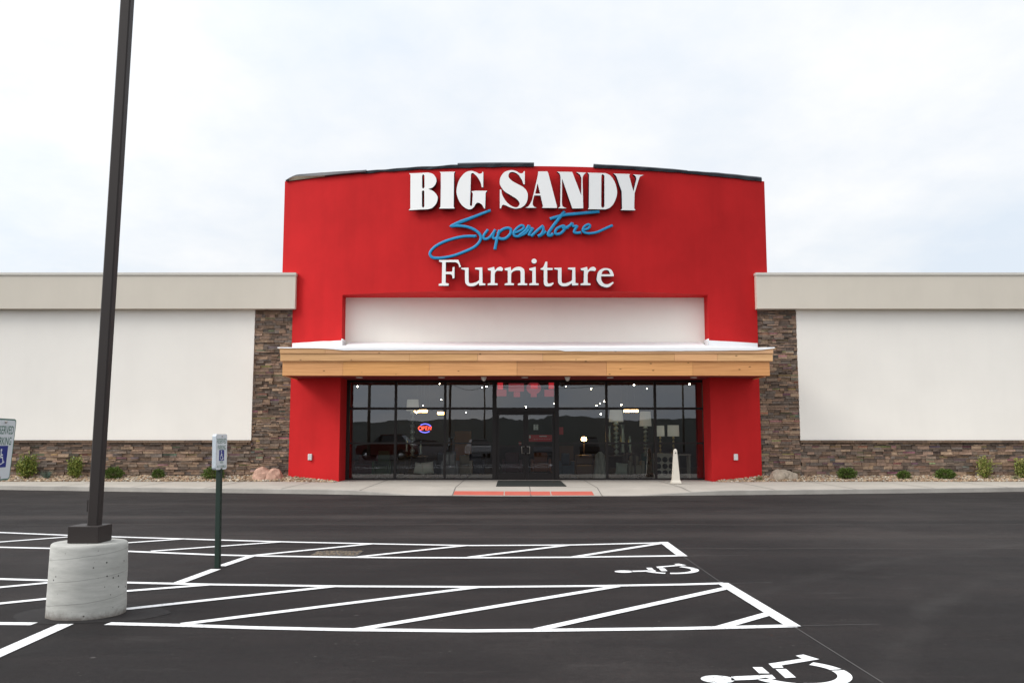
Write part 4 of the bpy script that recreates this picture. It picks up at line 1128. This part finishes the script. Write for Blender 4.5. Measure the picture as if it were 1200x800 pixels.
for a_ in ((447, 528, 15, 33.6, 'olive green armchair in the leftmost shop window', (.05, .09, .03)), (470, 531, 11, 36.5, 'tan armchair deep behind the leftmost mullion', (.24, .17, .10)),
           (543, 533, 13, 34.4, 'beige armchair beside the grey one left of the doors', (.34, .29, .22)), (600, 530, 17, 36.5, 'plum armchair seen through the left glass door', (.10, .04, .05)),
           (634, 530, 17, 37.0, 'rust coloured armchair seen through the right glass door', (.22, .08, .03)), (664, 531, 11, 33.9, 'slate blue armchair right beside the door frame', (.09, .11, .15)),
           (746, 534, 12, 34.2, 'cream armchair between the drum shade lamps', (.40, .37, .30)), (759, 531, 10, 35.5, 'teal armchair behind the wine rack window mullion', (.04, .12, .12))):
    armchair(*a_[:5], mat('fabric_'+a_[4].split()[0], a_[5], .85, 0, .12, 5))
for px, yt, yb, wp, Y, lab in ((714.5, 499, 521, 3.6, 33.9, 'slim clear glass vase left of the drum shade lamp'), (730, 497, 530, 5.5, 33.9, 'tall wide glass vase right of the drum shade lamp'), (738.5, 511, 530, 4, 34.0, 'short glass vase at the end of the lamp table'), (476.5, 512, 529, 3, 33.9, 'slim glass vase left of the window lamp'), (493, 516, 532, 3.5, 33.9, 'small glass vase under the OPEN sign')):
    a, b_ = at(px, yb, Y), at(px, yt, Y); h = b_.z-a.z; rr = wp*Y/F/2; mb = MB()
    mb.lathe([(rr*.9, 0), (rr*1.0, .02), (rr*.6, h*.25), (rr*.95, h*.5), (rr*.55, h*.78), (rr*.8, h)], (a.x, Y, a.z), GLASSY, 14)
    tag(rebase(mb.build('glass_vase')), lab, 'vase', 'vases in the shop windows')
table(733, 746, 531, 33.85, .5, 'small dark stand carrying the short glass vase', DWOOD)
# draped pale throw on a stand
Y = 33.6; c = at(703, 530, Y); mb = MB(); vs = []; n = 28; PZ = [(.05, zat(529, Y)), (.16, zat(533, Y)), (.19, zat(545, Y)), (.23, .16)]
for r, z in PZ:
    for j in range(n):
        a = 2*math.pi*j/n; rr = r*(1+.16*math.sin(a*7+z*2)); vs.append((c.x+rr*math.cos(a), Y+rr*math.sin(a), z))
mb.mesh(vs, [(i*n+j, i*n+(j+1) % n, (i+1)*n+(j+1) % n, (i+1)*n+j) for i in range(3) for j in range(n)]+[tuple(range(n))], mat('throw_fabric', (.40, .40, .37), .9, 0, .1), None, True)
tag(rebase(mb.build('draped_throw')), 'pale throw draped over a stand behind the window right of the doors', 'blanket')
# shelves deep inside with varied goods
for k, (p0, p1, yt, Y, m, lab) in enumerate(((655, 672, 522, 37.5, DWOOD, 'dark tall cabinet right of the red card, deep inside'), (740, 764, 520, 38.5, mat('olive_wood', (.10, .07, .04), .5), 'olive brown cabinet deep inside behind the drum shade lamps'), (533, 552, 505, 38.0, mat('warm_lit_wood', (.5, .2, .05), .5), 'brown cabinet deep inside left of the doors, tinted amber as if warmly lit'))):  # last cabinet: warm light of that corner is painted into its amber colour
    a, b = xat(p0, yt, Y), xat(p1, yt, Y); zt = zat(yt, Y)
    t = thing('cabinet', ((a+b)/2, Y, .153), lab, 'cabinet', 'cabinets in the showroom')
    mb = MB(); mb.box((a, Y, .153), (b, Y+.5, zt), m, None, .01); mb.build('cabinet_body', t)
    for s_ in (0, 1):
        mb = MB(); xm = (a+b)/2; mb.box((a+.03 if s_ == 0 else xm+.01, Y-.02, .22), (xm-.01 if s_ == 0 else b-.03, Y-.001, zt-.05), m, None, .004); mb.build('door', t)
# neon OPEN sign
NRED = mat('neon_red', (1, .1, .06), .5, 0, 0, emit=(1, .09, .05), estr=3.2); NBLU = mat('neon_blue', (.2, .2, 1), .5, 0, 0, emit=(.17, .17, 1), estr=2.2)
Y = 32.75; c = at(498, 501.5, Y); S_ = Y/F
t = thing('neon_sign', tuple(c), 'lit red and blue neon sign reading OPEN in left shop window', 'neon sign')
mb = MB()
def seg2(pts): mb.tube([(c.x+x*S_, Y, c.z+y*S_) for x, y in pts], .017, NRED, 8)
seg2([(-5.5+2.1*math.cos(2*math.pi*i/16), -.0+2.0*math.sin(2*math.pi*i/16)) for i in range(17)])
seg2([(-2.4, -2), (-2.4, 2), (-.6, 1.8), (-.4, .6), (-2.2, .0)])
seg2([(3, 2), (.8, 2), (.8, -2), (3, -2)]); seg2([(.8, 0), (2.6, 0)])
seg2([(4.4, -2), (4.4, 2), (7.2, -2), (7.2, 2)])
mb.build('lettering', t)
mb = MB()
mb.tube([(c.x+7.2*S_*math.cos(a), Y+.03, c.z+(.3+4.7*math.sin(a))*S_) for a in [R(25+i*7) for i in range(17)]], .02, NBLU, 8)
mb.tube([(c.x+7.2*S_*math.cos(a), Y+.03, c.z+(-.3+4.7*math.sin(a))*S_) for a in [R(205+i*7) for i in range(17)]], .02, NBLU, 8)
mb.build('arc_tube', t)
mb = MB(); mb.box((c.x-8*S_, Y+.06, c.z-.10), (c.x+8*S_, Y+.08, c.z+.10), HB, None, .01); mb.build('backing', t)
mb = MB(); mb.tube([(c.x-.15, Y+.07, c.z+.1), (c.x-.15, Y+.07, 4.7)], .006, CAN, 5); mb.tube([(c.x+.15, Y+.07, c.z+.1), (c.x+.15, Y+.07, 4.7)], .006, CAN, 5); mb.build('hanger', t)
# glowing red shapes set behind the transom over the doors
RGL = mat('red_glow', (.5, .04, .05), .5, 0, 0, emit=(1, .10, .14), estr=.17); RGD = mat('red_glow_deep', (.9, .02, .03), .5, 0, 0, emit=(1, .04, .06), estr=.5)
Y = 33.0; t = thing('red_shapes', tuple(at(616, 455, Y)), 'row of four glowing red shapes behind the glass above the doors', 'sign')
def rs(rects):
    mb = MB()
    for k, (x0, y0, x1, y1, hot) in enumerate(rects):
        a, b = at(x0, y1, Y), at(x1, y0, Y); mb.box((a.x, Y-.015*k, a.z), (b.x, Y+.04-.015*k, b.z), RGD if hot else RGL, None, .015)
    mb.build('red_shape', t)
rs([(581, 456.5, 593.5, 464, 0), (583, 446.5, 589.5, 456, 1)])
rs([(596, 449, 614, 458.5, 0), (602, 459, 609.5, 465, 0)])
mb = MB(); p = at(625.5, 454.5, Y); mb.lathe([(0, 0), (.25, .0), (.27, .02), (.25, .04), (0, .04)], (0, 0, 0), RGL, 24)
for v in mb.bm.verts: v.co = Vector((p.x+v.co.x, Y+v.co.z, p.z+v.co.y*.85))
for (x0, y0, x1, y1, h_) in ((622, 450, 630, 455, 1), (622, 461.5, 629, 465, 0)):
    a, b = at(x0, y1, Y), at(x1, y0, Y); mb.box((a.x, Y-.02, a.z), (b.x, Y-.003, b.z), RGD if h_ else RGL)
mb.build('red_shape', t)
rs([(638, 456.5, 649, 464.5, 0), (643, 446.5, 649, 455.5, 1)])
# notices on the doors and glass
NOTW = mat('notice_paper', (.72, .76, .74), .7); NOTR = mat('notice_red', (.55, .03, .04), .6)
def notice(px0, py0, px1, py1, m, label, extra=None):
    Y = YG+.030; a, b = at(px0, py1, Y), at(px1, py0, Y)
    mb = MB(); mb.box((a.x, Y, a.z), (b.x, Y+.006, b.z), m)
    if extra: extra(mb, a, b, Y)
    tag(rebase(mb.build('notice')), label, 'notice', 'notices on the doors and glass')
def xh(mb, a, b, Y):
    D_ = mat('notice_ink', (.03, .05, .05), .8); w = b.x-a.x; h = b.z-a.z
    mb.box((a.x+w*.42, Y-.003, a.z+h*.62), (a.x+w*.58, Y-.001, b.z-h*.05), D_); mb.box((a.x+w*.42, Y-.003, a.z+h*.05), (a.x+w*.58, Y-.001, a.z+h*.40), D_)
notice(625.3, 497.2, 630.7, 503.5, NOTW, 'small white notice with dark slots on the right glass door', xh)
def xr(mb, a, b, Y):
    w = b.x-a.x; h = b.z-a.z
    mb.box((a.x+w*.42, Y-.003, a.z+h*.72), (a.x+w*.72, Y-.001, a.z+h*.86), NOTW)
    for i in range(7): mb.box((a.x+w*(.2+i*.10), Y-.003, a.z+h*.30), (a.x+w*(.2+i*.10+.07), Y-.001, a.z+h*.42), mat('notice_pink', (.6, .25, .25), .7))
    mb.box((a.x+.01, Y-.003, a.z+h*.5), (a.x+w*.07, Y-.001, b.z-.02), NOTW)
notice(619.8, 509.3, 648.6, 517.2, NOTR, 'wide red banner across the middle of the right glass door', xr)
notice(654, 500.3, 660, 509, NOTR, 'small red card on the window just right of the doors')
mb = MB(); p = at(609.5, 519.3, 32.4); mb.lathe([(0, -.06), (.05, -.05), (.06, 0), (.05, .05), (0, .06)], (p.x, 32.42, p.z), NOTR, 16); mb.lathe([(.061, -.012), (.063, 0), (.061, .012)], (p.x, 32.42, p.z), NOTW, 16)
mb.tube([(p.x, 32.42, p.z+.05), (p.x, 32.42, p.z+.14)], .008, CAN, 6)
tag(rebase(mb.build('door_tag')), 'round red and white tag hanging inside the left glass door', 'tag')
p = at(685, 514, 35); mb = MB(); mb.lathe([(.09, 0), (.11, .06), (.09, .14), (.02, .16)], (p.x, 35.3, p.z-.08), WARM, 16); mb.lathe([(.05, -.9), (.06, -.88), (.02, -.8), (.02, 0)], (p.x, 35.3, p.z-.08), DWOOD, 12)
tag(rebase(mb.build('glowing_lamp')), 'small orange glowing lamp behind the brown armchair', 'lamp')

# ------------------------------------------------------------------ what stands behind the viewer and mirrors in the glass
def hillz(x, y):
    return 0
mb = MB(); n = 520; rows = 7; vs = []
HM = mat('hill_woods', (.011, .015, .008), .95, 0, .8, .25)
for j in range(rows+1):
    for i in range(n+1):
        x = -420+840*i/n; v = j/rows
        h = (8.5+4.5*noise.noise((x*.008, 1.3, 0))+3.2*noise.noise((x*.03, 4, 0))+1.3*noise.noise((x*.13, j*.7, 2))+1.1*abs(noise.noise((x*.45, j*2.3, 6)))+.8*noise.noise((x*1.1, j*3.1, 3)))
        vs.append((x, -120-v*260, max(-1, -1+h*math.sin(min(1, v*1.15)*math.pi/2)) if j else -1))
mb.mesh(vs, [(j*(n+1)+i, j*(n+1)+i+1, (j+1)*(n+1)+i+1, (j+1)*(n+1)+i) for j in range(rows) for i in range(n)], HM, None, True)
tag(mb.build('hills'), 'low wooded hills beyond the parking lot, mirrored in the shop glass', None, None, 'structure')
TIMB = mat('pole_timber', (.16, .13, .10), .9)
def upole(x, y, h):
    t = thing('utility_pole', (x, y, 0), 'wooden utility pole mirrored in the shop glass', 'utility pole', 'utility poles across the road')
    mb = MB(); mb.tube([(x, y, 0), (x, y, h)], [.13, .09], TIMB, 10); mb.build('pole_shaft', t)
    mb = MB(); mb.box((x-1.2, y-.07, h-.75), (x+1.2, y+.07, h-.6), TIMB); mb.build('crossarm', t)
    for d in (-1.05, -.5, .5, 1.05): mb = MB(); mb.lathe([(.04, 0), (.06, .05), (.035, .14)], (x+d, y, h-.6), LAMPG, 8); mb.build('insulator', t)
def mirror(px, d): return ((px-600)/F*d, 2*YG-d)
UP = [(*mirror(433, 68), 10.5), (*mirror(568, 125), 11), (*mirror(527, 125), 11.5), (*mirror(800, 105), 11)]
for (x, y, h) in UP: upole(x, y, h)
mb = MB()
for d, dz in ((-1.05, 0), (.5, 0), (1.05, 0), (0, -1.6)):
    pts = []
    seqs = sorted(UP, key=lambda q: q[0]); ends = [(-70, -20, 10.5)]+seqs+[(90, -30, 11)]
    for (xa, ya, ha), (xb, yb, hb) in zip(ends, ends[1:]):
        pts = [(xa+d+(xb-xa)*u, ya+(yb-ya)*u, ha-.45+dz+(hb-ha)*u-4*.8*u*(1-u)) for u in [i/12 for i in range(13)]]
        mb.tube(pts, .028, CAN, 4)
tag(mb.build('power_lines'), 'sagging power lines strung between the utility poles', 'power lines')
# parked cars
CGL = mat('car_glass', (.01, .012, .014), .08); TYRE = mat('tyre_rubber', (.015, .015, .015), .8); RIM = mat('wheel_rim', (.5, .5, .5), .3, .8); LENS = mat('car_lens', (.7, .7, .7), .15)
def car(x, y, rot, paint_, label, k=1.0):
    t = thing('parked_car', (0, 0, 0), label, 'car', 'cars parked behind the viewer')
    prof = [(-2.25, .32), (-2.28, .62), (-2.15, .86), (-1.2, .98), (1.75, 1.02), (2.2, .9), (2.25, .5), (2.2, .32), (1.75, .30), (1.62, .58), (1.35, .66), (1.08, .58), (.98, .30), (-1.05, .30), (-1.15, .58), (-1.42, .66), (-1.7, .58), (-1.82, .30)]
    mb = MB(); mb.prism([(px_, -.88, pz*k) for px_, pz in prof], (0, 1.76, 0), paint_); mb.build('body', t)
    mb = MB(); b_ = [(-1.15, .99), (-.35, 1.50), (1.25, 1.55), (1.85, 1.03)]
    v = [(px_, sy*(.84 if i in (0, 3) else .66), pz*k) for sy in (-1, 1) for i, (px_, pz) in enumerate(b_)]
    mb.mesh(v, [(0, 1, 2, 3), (7, 6, 5, 4), (0, 4, 5, 1), (2, 6, 7, 3)], CGL); mb.build('window', t)
    mb = MB(); v2 = [(px_, sy*.69, pz*k) for sy in (-1, 1) for px_, pz in ((-.4, 1.50), (1.3, 1.55))]; mb.mesh(v2+[(a, b, c+.05) for a, b, c in v2], [(4, 5, 7, 6), (0, 1, 5, 4), (2, 6, 7, 3), (0, 4, 6, 2), (1, 3, 7, 5)], paint_); mb.build('roof', t)
    for wx in (-1.42, 1.35):
        for sy in (-1, 1):
            mb = MB(); mb.tube([(wx, sy*.72, .33), (wx, sy*.90, .33)], .33, TYRE, 20); w = mb.build('wheel', t)
            mb = MB(); mb.tube([(wx, sy*.89, .33), (wx, sy*.91, .33)], .21, RIM, 14); mb.build('rim', w)
    for sy in (-1, 1):
        mb = MB(); mb.box((-2.29, sy*.62-.15, .66), (-2.2, sy*.62+.15, .79), LENS); mb.build('headlight', t)
    t.location = (x, y, 0); t.rotation_euler.z = rot
    return t
def cpaint(n, c): return mat(n, c, .25, .1, 0)
for px, d, rot, c, lab, k in ((455, 70, R(8), ('red', (.10, .008, .008)), 'dark red car mirrored in the leftmost shop windows', 1.25), (505, 76, R(172), ('silver', (.3, .3, .31)), 'silver car mirrored below the OPEN sign', 1.0), (560, 80, R(80), ('white', (.4, .4, .4)), 'white car mirrored beside the left door', 1.0), (690, 80, R(95), ('black', (.02, .02, .02)), 'black car mirrored right of the doors', 1.1), (640, 84, R(100), ('grey', (.2, .2, .21)), 'grey car mirrored in the glass doors', 1.0)):
    x, y = mirror(px, d); car(x, y, rot, cpaint('car_'+c[0], c[1]), lab, k)

# ------------------------------------------------------------------ sky, sun, camera
w = bpy.data.worlds.new('World'); sc.world = w; w.use_nodes = True; t = w.node_tree
bg = t.nodes['Background']
SUN_EL, SUN_AZ = R(38), R(-110)          # azimuth measured from +Y towards +X: behind left of the viewer
sky = N(t, 'ShaderNodeTexSky'); sky.sky_type = 'NISHITA'; sky.sun_disc = False; sky.sun_elevation = SUN_EL; sky.sun_rotation = SUN_AZ
tc = N(t, 'ShaderNodeTexCoord').outputs['Generated']
sep = N(t, 'ShaderNodeSeparateXYZ'); L(t, tc, sep.inputs[0])
zc_ = math_(t, 'MAXIMUM', sep.outputs[2], 0.0)
den = math_(t, 'ADD', zc_, .22)
cmb = N(t, 'ShaderNodeCombineXYZ'); L(t, math_(t, 'DIVIDE', sep.outputs[0], den), cmb.inputs[0]); L(t, math_(t, 'DIVIDE', sep.outputs[1], den), cmb.inputs[1])
n1 = noise_(t, cmb.outputs[0], 2.0, 8, .58, (1, .8, 1)); n2 = noise_(t, cmb.outputs[0], .7, 3, .5)
f = math_(t, 'ADD', math_(t, 'MULTIPLY', n1, .6), math_(t, 'MULTIPLY', n2, .4))
cl = ramp(t, f, [(.38, (.80, .87, .955)), (.50, (.92, .95, .985)), (.60, (1.03, 1.03, 1.03))]).outputs[0]
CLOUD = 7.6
grad = math_(t, 'ADD', math_(t, 'MULTIPLY', zc_, .35), 1.0)
# brighter towards the hidden sun, behind left of the viewer
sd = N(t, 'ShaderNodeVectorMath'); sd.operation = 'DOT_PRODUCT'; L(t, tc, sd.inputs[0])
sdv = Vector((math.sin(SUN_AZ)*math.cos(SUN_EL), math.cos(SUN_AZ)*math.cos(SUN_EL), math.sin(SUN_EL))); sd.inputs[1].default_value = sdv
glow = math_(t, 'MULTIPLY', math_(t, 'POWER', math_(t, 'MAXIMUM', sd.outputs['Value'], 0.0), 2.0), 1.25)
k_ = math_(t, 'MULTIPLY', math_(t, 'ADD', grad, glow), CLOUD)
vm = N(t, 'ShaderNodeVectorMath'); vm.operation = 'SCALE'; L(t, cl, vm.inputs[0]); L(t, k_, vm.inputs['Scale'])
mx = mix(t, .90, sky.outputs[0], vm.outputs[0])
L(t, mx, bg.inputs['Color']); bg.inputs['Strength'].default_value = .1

sl = bpy.data.lights.new('sun', 'SUN'); sl.energy = 1.6; sl.angle = R(22); sl.color = (1, .96, .9)
so = bpy.data.objects.new('sun', sl); COL.objects.link(so); so.location = (-20, -20, 40)
so.rotation_euler = (-sdv).to_track_quat('-Z', 'Y').to_euler()

cd = bpy.data.cameras.new('camera'); cd.sensor_width = 36; cd.lens = 36*F/1200; cd.clip_end = 2000; cd.clip_start = .05
co = bpy.data.objects.new('camera', cd); COL.objects.link(co); co.location = (0, 0, EYE); co.rotation_euler = (math.pi/2+PITCH, 0, 0)
sc.camera = co
sc.view_settings.view_transform = 'Standard'; sc.view_settings.look = 'None'; sc.view_settings.exposure = 0.33; sc.view_settings.gamma = 1
sc.cycles.max_bounces = 8; sc.cycles.transparent_max_bounces = 12
